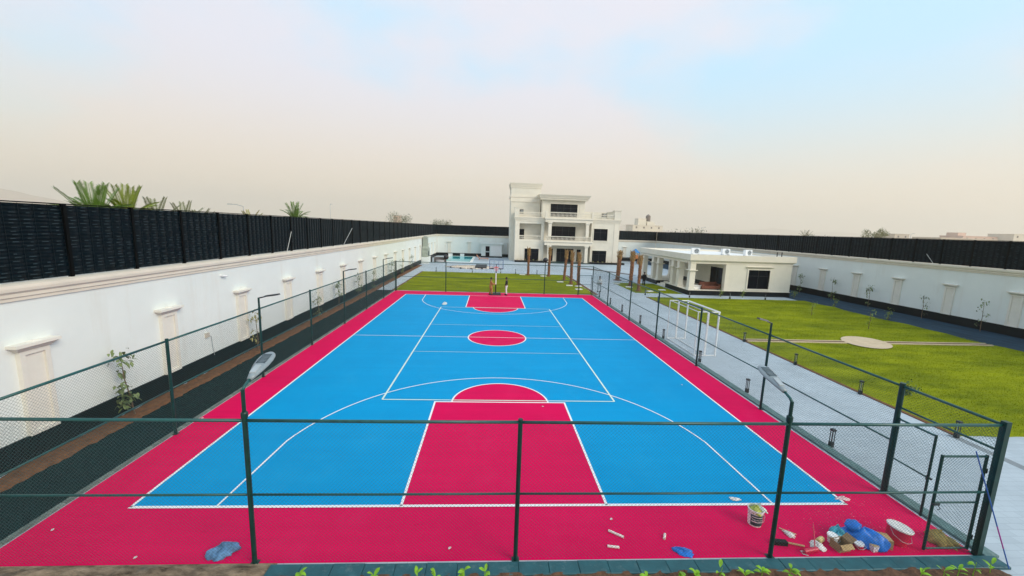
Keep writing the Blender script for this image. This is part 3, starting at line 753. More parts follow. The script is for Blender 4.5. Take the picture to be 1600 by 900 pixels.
# central porch, balcony and roof terrace
PY = 56.45
for z0, z1 in ((0.15, 3.55), (4.4, 8.15)):
    for xx in (11.12, 18.68): square_col(H, xx, PY + .1, z0, z1)
def slab(zb, zt, a=10.15, b=19.65):
    g = MB(); g.box(a, b, PY - .35, 58.6, zb, zt - .35); g.taper(a, b, PY - .35, 58.6, zt - .35, a - .14, b + .14, PY - .5, 58.6, zt - .2); g.box(a - .16, b + .16, PY - .52, 58.6, zt - .2, zt)
    return g.build('balcony_slab', m_house2, H)
slab(3.55, 4.4); slab(8.15, 8.95)
balustrade(H, 10.2, 19.6, PY - .3, 4.4, .98); balustrade(H, 10.2, 19.6, PY - .3, 8.95, 1.15)
for xx in (10.25, 19.55): MB().box(xx - .2, xx + .2, PY - .5, PY - .1, 8.95, 10.25).build('terrace_pier', m_house2, H)
g = MB(); holed(g, 9.6, 18.4, 8.5, 12.6, [(11.35, 16.9, 9.3, 11.85)], 58.5, 58.8); g.box(9.6, 9.9, 58.8, 65.6, 8.5, 12.6); g.box(18.1, 18.4, 58.8, 65.6, 8.5, 12.6); g.box(9.9, 18.1, 65.3, 65.6, 8.5, 12.6); g.box(9.9, 18.1, 58.8, 65.3, 12.3, 12.6)
for a in (9.75, 17.35): g.box(a, a + .75, 58.44, 58.5, 9.0, 12.55)
ph = g.build('penthouse', m_house, H)
cornice(ph, 9.4, 18.7, 57.9, 65.8, 12.6, 13.55, .65)
window(H, 11.35, 16.9, 9.3, 11.85, 58.5, 4, .1)
# stair tower
g = MB(); g.box(3.35, 9.45, 60.0, 66.2, -.02, 14.9); tw = g.build('stair_tower', m_house, H)
cornice(tw, 3.35, 9.45, 60.0, 66.2, 14.9, 15.85, .32); 
g = MB(); g.box(3.2, 9.55, 59.85, 60.0, 13.0, 13.42); g.box(3.2, 3.35, 60.0, 66.2, 13.0, 13.42); g.box(3.25, 9.5, 59.9, 60.0, 12.1, 12.95); g.build('string_course', m_house2, tw)
# entrance platform, steps, planters
g = MB(); g.box(10.4, 19.5, 55.9, 58.55, 0, .15); st = g.build('entrance_steps', M('step_green', (.02, .05, .05), .4, .2, 2), H)
for k in range(2): MB().box(10.4 + .3, 19.2, 55.9 - .35 * (k + 1), 55.9 - .35 * k - .004, 0, .10 - .05 * k).build('step', MATS['step_green'], st)
def bed(label, a, b, y0, y1):
    t = tag(empty('planter', ((a + b) / 2, y0, 0)), label, 'planter'); ox = (a + b) / 2; w = (b - a) / 2
    g = MB(); g.box(-w, w, 0, .12, 0, .38); g.box(-w, -w + .12, .12, y1 - y0, 0, .38); g.box(w - .12, w, .12, y1 - y0, 0, .38); g.build('edging', m_plinth, t)
    MB().box(-w + .12, w - .12, .12, y1 - y0, 0, .30).build('soil', m_soil2, t)
    for k in range(7):
        x = -w + .5 + k * (2 * w - 1) / 6
        g = MB()
        for q in range(26):
            a_ = random.uniform(0, 6.28); r_ = random.uniform(0, .22); zz = random.uniform(.32, .62); L_ = .09
            c = Vector((x + r_ * math.cos(a_), .6 + r_ * math.sin(a_), zz)); u = Vector((random.uniform(-1, 1), random.uniform(-1, 1), random.uniform(-.3, 1))).normalized() * L_; v = u.orthogonal().normalized() * .04
            g.add([c - u * .5, c + v, c + u * .5, c - v], [(0, 1, 2, 3)])
        g.build('plant', m_leafd, t, recalc=False)
bed('black edged planting bed below the left windows of the villa', 4.3, 10.2, 55.9, 57.2)
bed('black edged planting bed below the right windows of the villa', 19.7, 26.5, 55.6, 57.2)
# small objects on the villa roof
def ac(label, loc, rz, w=.95, h=.75, mat=None):
    t = tag(empty('air_conditioner', loc, rz), label, 'air conditioner', 'roof air conditioners')
    mat = mat or m_white
    MB().box(-w / 2, w / 2, -.19, .19, .08, h).build('casing', mat, t)
    g = MB(); g.box(-w / 2 + .05, -w / 2 + .13, -.22, .22, 0, .08); g.box(w / 2 - .13, w / 2 - .05, -.22, .22, 0, .08); g.build('foot', m_grey, t)
    g = MB(); g.lathe([(.29, 0), (.29, .012), (.24, .014), (.24, .004)], 24); f = g.build('fan_ring', m_grey, t, loc=(.08, -.195, .08 + (h - .08) / 2), rot=(R(90), 0, 0))
    g = MB()
    for k in range(5):
        a = 2 * math.pi * k / 5; g.add([(0, 0, .003), (.22 * math.cos(a), .22 * math.sin(a), .006), (.22 * math.cos(a + .6), .22 * math.sin(a + .6), .010)], [(0, 1, 2)])
    g.build('fan_blade', m_black, f)
    return t
ac('dark air conditioner on the villa roof, by the left parapet', (5.45, 58.6, 9.6), 0, .8, .9, m_black)
ac('dark air conditioner on the villa roof, by the right parapet', (22.9, 60.0, 9.5), 0, 1.0, .8, m_black)
for o in bpy.data.objects:
    if o.get('category') == 'air conditioner':
        MB().box(-.5, .5, -.22, .22, -1.09 if o.location.x < 10 else -1.0, 0).build('plinth', m_house, o)

# ------------------------------------------------------------------ pavilion
P = tag(empty('pavilion', (0, 0, 0)), 'low white flat-roofed pavilion with open columned veranda', 'pavilion')
PX0, PX1, PY0, PY1, PZ = 21.35, 32.9, 18.8, 33.2, .56
g = MB(); g.box(PX0 - .06, PX1 + .06, PY0 - .06, 24.6, -.02, PZ - .03); g.box(PX0 + 1.4, PX1 + .06, 24.6, 27.4, -.02, PZ - .03); g.box(PX0 - .06, PX1 + .06, 27.4, PY1 + .06, -.02, PZ - .03); g.build('plinth', m_plinth, P)
g = MB(); g.box(PX0 - .09, PX1 + .09, PY0 - .09, 24.6, PZ - .03, PZ); g.box(PX0 + 1.4, PX1 + .09, 24.6, 27.4, PZ - .03, PZ); g.box(PX0 - .09, PX1 + .09, 27.4, PY1 + .09, PZ - .03, PZ); g.build('floor', m_house2, P)
for k in range(3): MB().box(PX0 + .05 + .42 * k, PX0 + .05 + .42 * (k + 1) - .004, 24.7, 27.3, 0, .16 * (k + 1)).build('step', m_house2, P)
VX = 25.4
g = MB(); holed(g, VX, PX1, PZ, 3.5, [(27.95, 30.4, .85, 2.95)], PY0, PY0 + .25)
g.box(PX1 - .25, PX1, PY0 + .25, PY1, PZ, 3.5)
# wall between veranda and rooms (faces -X): opening for the sliding door
for a, b, c, d_ in ((PY0 + .25, 19.45, PZ, 3.5), (19.45, 22.0, 3.0, 3.5), (22.0, 25.3, PZ, 3.5), (25.3, 26.2, 2.9, 3.5), (26.2, 31.0, PZ, 3.5)): g.box(VX, VX + .25, a, b, c, d_)
g.box(VX + .25, PX1 - .25, 30.75, 31.0, PZ, 3.5)
g.build('wall', m_house, P)
window(P, 27.95, 30.4, .85, 2.95, PY0, 2, .14, hood=True)
MB().box(VX - .1, VX + .3, PY0 - .06, PY0 + .3, PZ, 3.48).build('corner_pilaster', m_house2, P)
dd = MB().box(VX + .08, VX + .12, 19.47, 21.98, PZ + .01, 2.99).build('sliding_door', m_glass, P)
g = MB()
for yy in (19.47, 20.7, 21.93): g.box(VX + .05, VX + .15, yy, yy + .05, PZ + .01, 2.99)
g.build('frame', m_frame, dd)
MB().box(VX + .08, VX + .12, 25.32, 26.18, PZ + .01, 2.88).build('dark_door', m_glass, P)
MB().box(VX - .02, VX, 22.2, 25.2, PZ + .01, PZ + .5).build('skirting', m_plinth, P)
MB().box(VX - .02, VX, 26.4, 30.9, PZ + .01, PZ + .5).build('skirting', m_plinth, P)
for xx, yy in ((PX0 + .30, PY0 + .30), (PX0 + .30, 21.75), (PX0 + .30, 23.3), (PX0 + .30, 27.5), (PX0 + .30, 29.2), (PX0 + .30, 32.6)):
    square_col(P, xx, yy, PZ, 3.5, .6, collar=2.72)
square_col(P, 25.6, 32.6, PZ, 3.5, .6, collar=2.72)
g = MB(); g.box(PX0 - .02, PX1 + .02, PY0 - .02, PY1 + .02, 3.5, 3.72); g.taper(PX0 - .06, PX1 + .06, PY0 - .06, PY1 + .06, 3.72, PX0 - .22, PX1 + .22, PY0 - .22, PY1 + .22, 3.86)
g.box(PX0 - .24, PX1 + .24, PY0 - .24, PY1 + .24, 3.86, 4.22)
for a in ((PX0 - .24, PX1 + .24, PY0 - .24, PY0 + .02), (PX0 - .24, PX1 + .24, PY1 - .02, PY1 + .24), (PX0 - .24, PX0 + .02, PY0 + .02, PY1 - .02), (PX1 - .02, PX1 + .24, PY0 + .02, PY1 - .02)): g.box(*a, 4.22, 4.5)
g.build('roof', m_house2, P)
MB().box(PX0 + .02, PX1 - .02, PY0 + .02, PY1 - .02, 4.222, 4.26).build('roof_deck', M('roof_white', (.78, .79, .78), .8, .05, .5), P)
for k, (x, y) in enumerate(((24.0, 23.2), (28.2, 24.0), (30.1, 22.6))):
    ac('white air conditioner on the pavilion roof, ' + ['leftmost', 'middle', 'rightmost'][k] + ' of three', (x, y, 4.26), R(-8 + 10 * k))
for k, x in enumerate((31.55, 32.1)):
    t = tag(MB().tube([(x, 19.6, 4.26), (x, 19.6, 4.95)], .05, 8).build('vent_pipe', m_black), 'short black vent pipe on the pavilion roof, ' + ('left' if k == 0 else 'right') + ' of two', 'pipe', 'vent pipes')
g = MB(); g.tube([(24.5, 22.9, 4.30), (26.5, 22.4, 4.29), (27.7, 23.7, 4.30)], .03, 6); tag(g.build('refrigerant_pipe', m_grey), 'thin grey pipe run across the pavilion roof', 'pipe')
# veranda furniture
t = tag(empty('sofa', (24.2, 19.75, PZ)), 'low reddish brown sofa in the pavilion veranda', 'sofa'); m_sofa = M('leather_brown', (.16, .05, .03), .45, .2, 5)
MB().box(-.95, .95, -.4, .4, .10, .42).build('seat', m_sofa, t); MB().box(-.95, .95, .25, .45, .42, .8).build('backrest', m_sofa, t)
for s in (-1, 1): MB().box(s * .95 - .1, s * .95 + .1, -.42, .46, .08, .62).build('armrest', m_sofa, t)
for sx in (-.85, .85):
    for sy in (-.3, .3): MB().box(sx - .03, sx + .03, sy - .03, sy + .03, 0, .1).build('leg', m_black, t)
t = tag(empty('low_table', (22.6, 19.9, PZ)), 'low white table beside the veranda corner column', 'table')
MB().box(-.6, .6, -.4, .4, .36, .42).build('top', m_white, t); MB().box(-.5, .5, -.32, .32, 0, .36).build('base', m_white, t)

# ------------------------------------------------------------------ pool yard
pool = tag(empty('swimming_pool', (-7, 60, 0)), 'turquoise swimming pool in front of the end wall', 'pool')
g = MB(); a, b, c, d_ = -2.6, 2.5, -7.4, 6.8
g.box(a - .5, b + .5, c - .5, c, -.01, .06); g.box(a - .5, b + .5, d_, d_ + .5, -.01, .06); g.box(a - .5, a, c, d_, -.01, .06); g.box(b, b + .5, c, d_, -.01, .06)
g.build('coping', M('coping', (.74, .74, .70), .6, .05, 2), pool)
MB().box(a, b, c, d_, .004, .022).build('water', m_water, pool)
for k, (x, y) in enumerate(((-9.6, 66.7), (-7.0, 66.9), (-1.2, 66.8))):
    t = tag(empty('deck_box', (x, y, 0)), 'small white box by the end wall plinth, ' + ['leftmost', 'middle', 'rightmost'][k] + ' of three', 'box', 'boxes by the end wall')
    MB().box(-.45, .45, -.25, .25, 0, .55).build('body', m_white, t); MB().box(-.48, .48, -.28, .28, .55, .62).build('lid', m_white, t)
# leaf-shaped planting bed with stones
t = tag(empty('leaf_bed', (-3.6, 42.6, 0)), 'long leaf-shaped sand bed edged with stones beyond the lawn', 'flower bed')
def leaf(n, sx, sy):
    up = []; 
    for i in range(n + 1):
        s = i / n; up.append((-sx + 2 * sx * s, sy * math.sin(math.pi * s) ** .75))
    return up + [(x, -y) for x, y in up[::-1][1:-1]]
L1 = leaf(20, 4.1, 2.6); L0 = leaf(20, 3.8, 2.35); n = len(L1); g = MB()
vs = [(x, y, .002) for x, y in L1] + [(x, y, .13) for x, y in L1] + [(x, y, .13) for x, y in L0]
g.add(vs, [(i, (i + 1) % n, n + (i + 1) % n, n + i) for i in range(n)] + [(n + i, n + (i + 1) % n, 2 * n + (i + 1) % n, 2 * n + i) for i in range(n)]); g.build('edging', M('bed_edge', (.55, .46, .42), .8, .15, 3), t)
g = MB(); g.poly(L0, .10); g.build('sand', M('bed_sand', (.66, .55, .42), .9, .1, 1.5), t)
for i in range(0, n, 2):
    x, y = L1[i]; s = random.uniform(.10, .22)
    g = MB(); g.lathe([(s * .6, 0), (s, s * .4), (s * .7, s * .9), (s * .1, s * 1.1)], 7); g.build('stone', m_plinth if i % 4 else m_cream, t, loc=(x * 1.04, y * 1.08, .0), rot=(0, 0, i))
t = tag(empty('dark_slat_stack', (-2.1, 43.3, .13)), 'stack of dark slats lying on the leaf-shaped bed', 'slats')
for k in range(5): MB().box(-.95, .95, -2.4 + k * 1.0, -1.75 + k * 1.0, 0, .16).build('slat', m_frame, t)
# lounge furniture
t = tag(empty('lounge_set', (-2.0, 58.8, 0)), 'orange wooden lounger right of the pool', 'lounger'); mo = M('teak', (.42, .18, .10), .6, .3, 5)
for k in range(6): MB().box(-1.0, 1.0, -.8 + k * .28, -.60 + k * .28, .32, .38).build('slat', mo, t)
MB().taper(-1.0, -.9, -.8, .8, .38, -1.5, -1.4, -.8, .8, 1.0).build('backrest', mo, t)
for sx in (-.9, .9):
    for sy in (-.7, .7): MB().box(sx - .05, sx + .05, sy - .05, sy + .05, 0, .32).build('leg', mo, t)
t = tag(empty('outdoor_fireplace', (-12.25, 48.9, 0)), 'grey stone fireplace with chimney against the left wall', 'fireplace'); mg = M('fire_stone', (.30, .34, .29), .85, .2, 2)
MB().box(-.5, .7, -1.6, 1.6, 0, 1.1).build('counter', m_wall, t)
MB().box(-.45, .55, -1.15, 1.15, 1.1, 2.6).build('body', mg, t); MB().taper(-.45, .55, -1.15, 1.15, 2.6, -.40, .35, -.75, .75, 3.0).build('hood', mg, t)
MB().box(-.40, .35, -.75, .75, 3.0, 4.5).build('chimney', mg, t); MB().taper(-.45, .40, -.8, .8, 4.5, -.2, .15, -.3, .3, 4.75).build('cap', mg, t)
MB().box(.55, .56, -.5, .5, 1.25, 2.1).build('firebox', m_plinth, t)
t = tag(empty('black_cabinet', (-11.9, 50.6, 0)), 'black outdoor cabinet in front of the fireplace', 'cabinet')
MB().box(-.55, .55, -.4, .4, .08, 1.0).build('body', m_black, t); MB().box(-.6, .6, -.45, .45, 1.0, 1.06).build('top', m_frame, t); MB().box(-.5, .5, -.35, .35, 0, .08).build('base', m_frame, t)
MB().tube([(-.3, -.42, .7), (.3, -.42, .7)], .015, 6).build('handle', m_grey, t)
t = tag(empty('curved_bench', (-9.9, 50.6, 0)), 'dark curved rattan seat left of the pool', 'seat')
A1 = arc(0, 0, 1.1, R(20), R(200), 16); A2 = arc(0, 0, .8, R(20), R(200), 16)
g = MB(); n = len(A1); g.add([(x, y, .05) for x, y in A1] + [(x, y, .9) for x, y in A1] + [(x, y, .05) for x, y in A2] + [(x, y, .9) for x, y in A2],
      [(i, i + 1, n + i + 1, n + i) for i in range(n - 1)] + [(2 * n + i, 3 * n + i, 3 * n + i + 1, 2 * n + i + 1) for i in range(n - 1)] + [(n + i, n + i + 1, 3 * n + i + 1, 3 * n + i) for i in range(n - 1)] + [(0, n, 3 * n, 2 * n), (n - 1, 3 * n - 1, 4 * n - 1, 2 * n - 1)])
g.build('shell', M('rattan', (.09, .08, .08), .8, .4, 20), t); MB().lathe([(.7, .05), (.78, .12), (.78, .38), (.7, .42)], 20).build('seat_pad', M('pad_grey', (.35, .35, .36), .9, .1, 4), t)
# store room by the end wall
t = tag(empty('store_room', (-.4, 66.2, 0)), 'small white flat-roofed store room against the end wall', 'store room')
g = MB(); holed(g, -2.3, 2.35, 0, 2.95, [(-1.35, -.45, .12, 2.5)], -.1, .15); g.box(-2.3, -2.05, .15, 1.78, 0, 2.95); g.box(2.1, 2.35, .15, 1.78, 0, 2.95); g.build('wall', m_wall, t)
MB().box(-2.6, 2.65, -.4, 1.78, 2.95, 3.22).build('roof', m_wall, t)
d = MB().box(-1.35, -.45, -.02, .03, .12, 2.5).build('door', m_glass, t); MB().box(-1.34, -.46, -.04, -.02, 1.15, 1.4).build('push_plate', m_grey, d)
MB().box(-2.36, 2.4, -.16, -.1, 0, .3).build('plinth', m_plinth, t)
MB().box(-.15, 2.2, -.13, -.10, .45, 2.6).build('roller_shutter', m_white, t)

# play set between villa and right wall
t = tag(empty('play_set', (30.2, 60.0, 0)), 'blue and orange play tower right of the villa', 'play set'); mb_ = M('play_blue', (.02, .22, .55), .4, .1, 4); mo_ = M('play_orange', (.62, .22, .07), .4, .1, 4)
for sx in (-.6, .6):
    for sy in (-.6, .6): MB().tube([(sx, sy, 0), (sx, sy, 2.6)], .06, 8).build('post', m_black, t)
MB().box(-.7, .7, -.7, .7, 1.0, 1.1).build('deck', m_black, t)
g = MB(); g.taper(-.75, .75, -.75, .75, 2.35, -.05, .05, -.05, .05, 3.2); g.build('roof', mb_, t)
g = MB(); g.lathe([(.62, 1.1), (.66, 1.4), (.62, 1.9)], 16); g.build('barrel', mo_, t)
g = MB(); g.taper(.6, 2.4, -.3, .3, 0.02, .6, .8, -.3, .3, 1.1); g.build('slide', mo_, t)
g = MB()
for z in (.5, 1.3): g.tube([(-3.2, 0, z), (-.6, 0, z)], .06, 6)
g.tube([(-3.2, 0, 0), (-3.2, 0, 1.5)], .06, 6); g.build('rail', m_black, t)

# pale kerbs and dark mulch right of the plaza
g = MB(); g.add([(14.5, 47, .03), (22.0, 36.5, .03), (22.0, 38.6, .03), (16.5, 47, .03)], [(0, 1, 2, 3)]); struct(g.build('mulch_bed', M('mulch', (.13, .12, .12), .95, .4, 3, .6, 10)))

# ------------------------------------------------------------------ bare palm trunks
def palm_trunk(label, x, y, h, r, seed, lean=(0, 0)):
    rr = random.Random(seed); t = tag(empty('palm_trunk', (x, y, 0)), label, 'palm trunk', 'pruned palm trunks')
    n = 12; rows = int(h * .72 / .12); g = MB(); vs = []; fs = []
    for j in range(rows + 1):
        z = h * .72 * j / rows; rad = r * (1.12 - .12 * min(1, z / .5)) * (1.05 if j % 2 else .93)
        for k in range(n):
            a = 2 * math.pi * (k + .5 * (j % 2)) / n; q = rad * rr.uniform(.82, 1.15)
            vs.append((q * math.cos(a) + lean[0] * z / h, q * math.sin(a) + lean[1] * z / h, z))
    for j in range(rows):
        for k in range(n): fs.append((j * n + k, j * n + (k + 1) % n, (j + 1) * n + (k + 1) % n, (j + 1) * n + k))
    fs.append(tuple(len(vs) - n + k for k in range(n)))
    g.add(vs, fs); g.build('trunk', m_trunk, t)
    # wrapped heart with cut frond stubs
    g = MB(); z0 = h * .68
    for k in range(26):
        a = k * 2.4; z = z0 + (h - z0) * .75 * k / 26; L_ = rr.uniform(.25, .5); w = .05
        c, s_ = math.cos(a), math.sin(a); lx, ly = lean[0] * z / h, lean[1] * z / h
        p0 = Vector((lx + c * r * .8, ly + s_ * r * .8, z)); p1 = p0 + Vector((c * r * rr.uniform(.4, 1.1), s_ * r * rr.uniform(.4, 1.1), L_)); g.tube([p0, p1], [w * 1.2, w * .5], 5)
    g.build('frond_stub', m_trunkt, t); 
    g = MB(); g.lathe([(r * .95, z0), (r * 1.05, z0 + (h - z0) * .3), (r * .7, z0 + (h - z0) * .7), (r * .3, h * .97)], 10, (lean[0] * .9, lean[1] * .9)); g.build('crown_wrap', m_trunkt, t)
    g = MB(); g.lathe([(r * 2.2, .02), (r * 2.0, .06), (r * 1.2, .08)], 14); g.build('soil_ring', m_soil, t)
    return t
PT = [(4.93, 33.6, 4.1, .17), (7.79, 32.7, 4.35, .18), (9.3, 28.8, 4.15, .17), (9.53, 25.2, 4.3, .18), (10.1, 23.6, 4.2, .19), (17.05, 30.3, 4.3, .28), (16.95, 24.8, 4.5, .23), (16.4, 20.6, 4.3, .18)]
LN = [(0, 0), (.08, 0), (.25, 0), (.0, 0), (-.05, 0), (.15, 0), (.05, 0), (.0, 0)]
for k, (x, y, h, r) in enumerate(PT):
    lab = ('bare palm trunk on the far lawn edge before the villa, %s from the left' % ORD[k]) if k < 5 else ('bare palm trunk between path and pavilion, %s of three' % ['leftmost and thickest', 'middle', 'rightmost'][k - 5])
    palm_trunk(lab, x, y, h, r, 50 + k, LN[k])
SLABS = [(4.1, 33.5), (7.0, 32.4), (8.4, 26.5), (9.0, 23.4), (10.0, 23.0), (9.5, 20.5), (17.9, 29.6), (16.3, 23.4), (17.6, 20.3), (15.6, 26.0), (19.6, 21.6)]
for k, (x, y) in enumerate(SLABS):
    g = MB(); g.box(-.38, .38, -.22, .22, .02, .10)
    o = g.build('white_slab', m_white, loc=(x, y, 0.02), rot=(0, 0, R(k * 37 % 50 - 20)))
    tag(o, 'loose white slab lying near the palm trunks, %s from the left' % ORD[sorted(range(len(SLABS)), key=lambda i: (SLABS[i][0] + .49) / (SLABS[i][1] + 23.6)).index(k)], 'slab', 'loose white slabs')

# ------------------------------------------------------------------ bollard lights
def bollard0():
    t = empty('bollard_light', (0, 0, 0))
    MB().box(-.055, .055, -.055, .055, 0, .17).build('base', m_black, t)
    g = MB()
    for sx in (-.04, .04):
        for sy in (-.04, .04): g.box(sx - .009, sx + .009, sy - .009, sy + .009, .17, .55)
    g.build('cage', m_black, t)
    MB().tube([(0, 0, .17), (0, 0, .55)], .022, 8).build('lens_tube', M('tube_pale', (.42, .47, .48), .4, .1, 8), t)
    MB().box(-.06, .06, -.06, .06, .55, .61).build('cap', m_black, t)
    return t
b0 = bollard0(); first = True
def bollard(label, x, y, grp):
    global first
    o = b0 if first else copy_tree(b0); first = False
    o.location = (x, y, 0); tag(o, label, 'bollard light', grp)
for k, y in enumerate((-12.2, -7.9, -3.95, .55, 4.6, 8.74, 12.1, 15.9)): bollard('black bollard light beside the right court kerb, %s from the gate' % ORD[k], 10.62, y, 'bollards along the court kerb')
for k, y in enumerate((-11.6, -7.96, -4.2, .11, 4.49, 9.05, 13.4)): bollard('black bollard light on the left edge of the big lawn, %s from the viewer' % ORD[k], 15.68, y, 'bollards along the lawn edge')
bollard('black bollard light on the near edge of the big lawn, at the right border', 17.25, -11.75, 'bollards along the lawn edge')
for k, (x, y) in enumerate(((16.2, 18.0), (20.6, 17.0), (24.9, 16.8), (28.8, 16.8))): bollard('black bollard light on the strip before the pavilion, %s from the left' % ORD[k], x, y, 'bollards before the pavilion')
for k, (x, y) in enumerate(((-8.5, 35.2), (-3.2, 35.2), (1.0, 35.2), (3.2, 35.3), (6.4, 35.2))): bollard('black bollard light on the back edge of the far lawn, %s from the left' % ORD[k], x, y, 'bollards behind the far lawn')

# ------------------------------------------------------------------ portable goals
def goal(label, xb, xf, thick):
    t = tag(empty('handball_goal', ((xb + xf) / 2, -1.2, 0)), label, 'goal', 'white goals by the fence'); a, b = xb - (xb + xf) / 2, xf - (xb + xf) / 2
    y0, y1, z = -1.73, 1.75, 2.48; w = thick
    def bar(name, p, q, r): MB().tube([p, q], r, 8).build(name, m_white, t)
    for y in (y0, y1):
        bar('goal_post', (b, y, 0), (b, y, z), w); bar('rear_post', (a, y, 0), (a, y, z), .026)
        bar('side_bar', (a, y, z), (b, y, z), .026); bar('ground_bar', (a, y, .04), (b, y, .04), .026)
    bar('crossbar', (b, y0 - w, z), (b, y1 + w, z), w); bar('rear_top_bar', (a, y0, z), (a, y1, z), .026); bar('rear_ground_bar', (a, y0, .04), (a, y1, .04), .026)
goal('white metal goal frame nearest the court fence', 10.85, 11.40, .034)
goal('white metal goal frame on the lawn side of the pair', 11.46, 12.02, .05)

# ------------------------------------------------------------------ basketball hoop
t = tag(empty('basketball_hoop', (.05, 15.75, .012)), 'portable basketball hoop with clear backboard at the far end', 'basketball hoop')
g = MB(); g.taper(-.55, .55, -.30, .55, 0, -.45, .45, -.2, .45, .2); g.build('base', m_black, t)
MB().tube([(0, 0, .15), (0, 0, 1.05)], .06, 10).build('lower_pole', m_black, t)
MB().tube([(0, 0, 1.05), (0, 0, 2.2)], .055, 10).build('middle_pole', m_white, t)
MB().tube([(0, 0, 2.2), (0, 0, 2.85)], .05, 10).build('upper_pole', m_black, t)
MB().tube([(0, 0, 2.75), (0, -.35, 3.05)], .04, 8).build('bracket', m_black, t)
bb = MB().box(-.66, .66, -.42, -.39, 2.68, 3.52).build('backboard', M('board_clear', (.82, .90, .95), .04, .02, 3, trans=.9), t)
mbf = M('board_blue', (.05, .10, .22), .4, .1, 4); g = MB()
for a in ((-.69, -.64), (.64, .69)): g.box(*a, -.44, -.37, 2.62, 3.55)
g.box(-.64, .64, -.44, -.37, 3.50, 3.55); g.build('frame', mbf, bb)
g = MB(); g.box(-.64, -.22, -.44, -.37, 2.62, 2.70); g.box(.22, .64, -.44, -.37, 2.62, 2.70); g.build('edge_pad', m_black, bb)
g = MB()
for a in ((-.24, -.215), (.215, .24)): g.box(*a, -.43, -.42, 2.75, 3.48)
g.box(-.215, .215, -.43, -.42, 3.08, 3.105); g.build('target_line', mbf, bb)
mr_ = M('rim_red', (.65, .06, .07), .4, .1, 4)
g = MB(); C = [(.225 * math.cos(a), -.70 + .225 * math.sin(a), 2.83) for a in [2 * math.pi * k / 20 for k in range(21)]]; g.tube(C, .014, 6, cap=False); g.box(-.08, .08, -.48, -.43, 2.76, 2.86); rim = g.build('rim', mr_, t)
g = MB()
for k in range(12):
    a = 2 * math.pi * k / 12; b = a + .35; g.tube([(.22 * math.cos(a), -.70 + .22 * math.sin(a), 2.82), (.13 * math.cos(b), -.70 + .13 * math.sin(b), 2.45)], .008, 4)
    g.tube([(.22 * math.cos(a), -.70 + .22 * math.sin(a), 2.82), (.13 * math.cos(a - .35), -.70 + .13 * math.sin(a - .35), 2.45)], .008, 4)
g.build('net', M('net_pink', (.75, .45, .48), .8, .1, 6), rim)

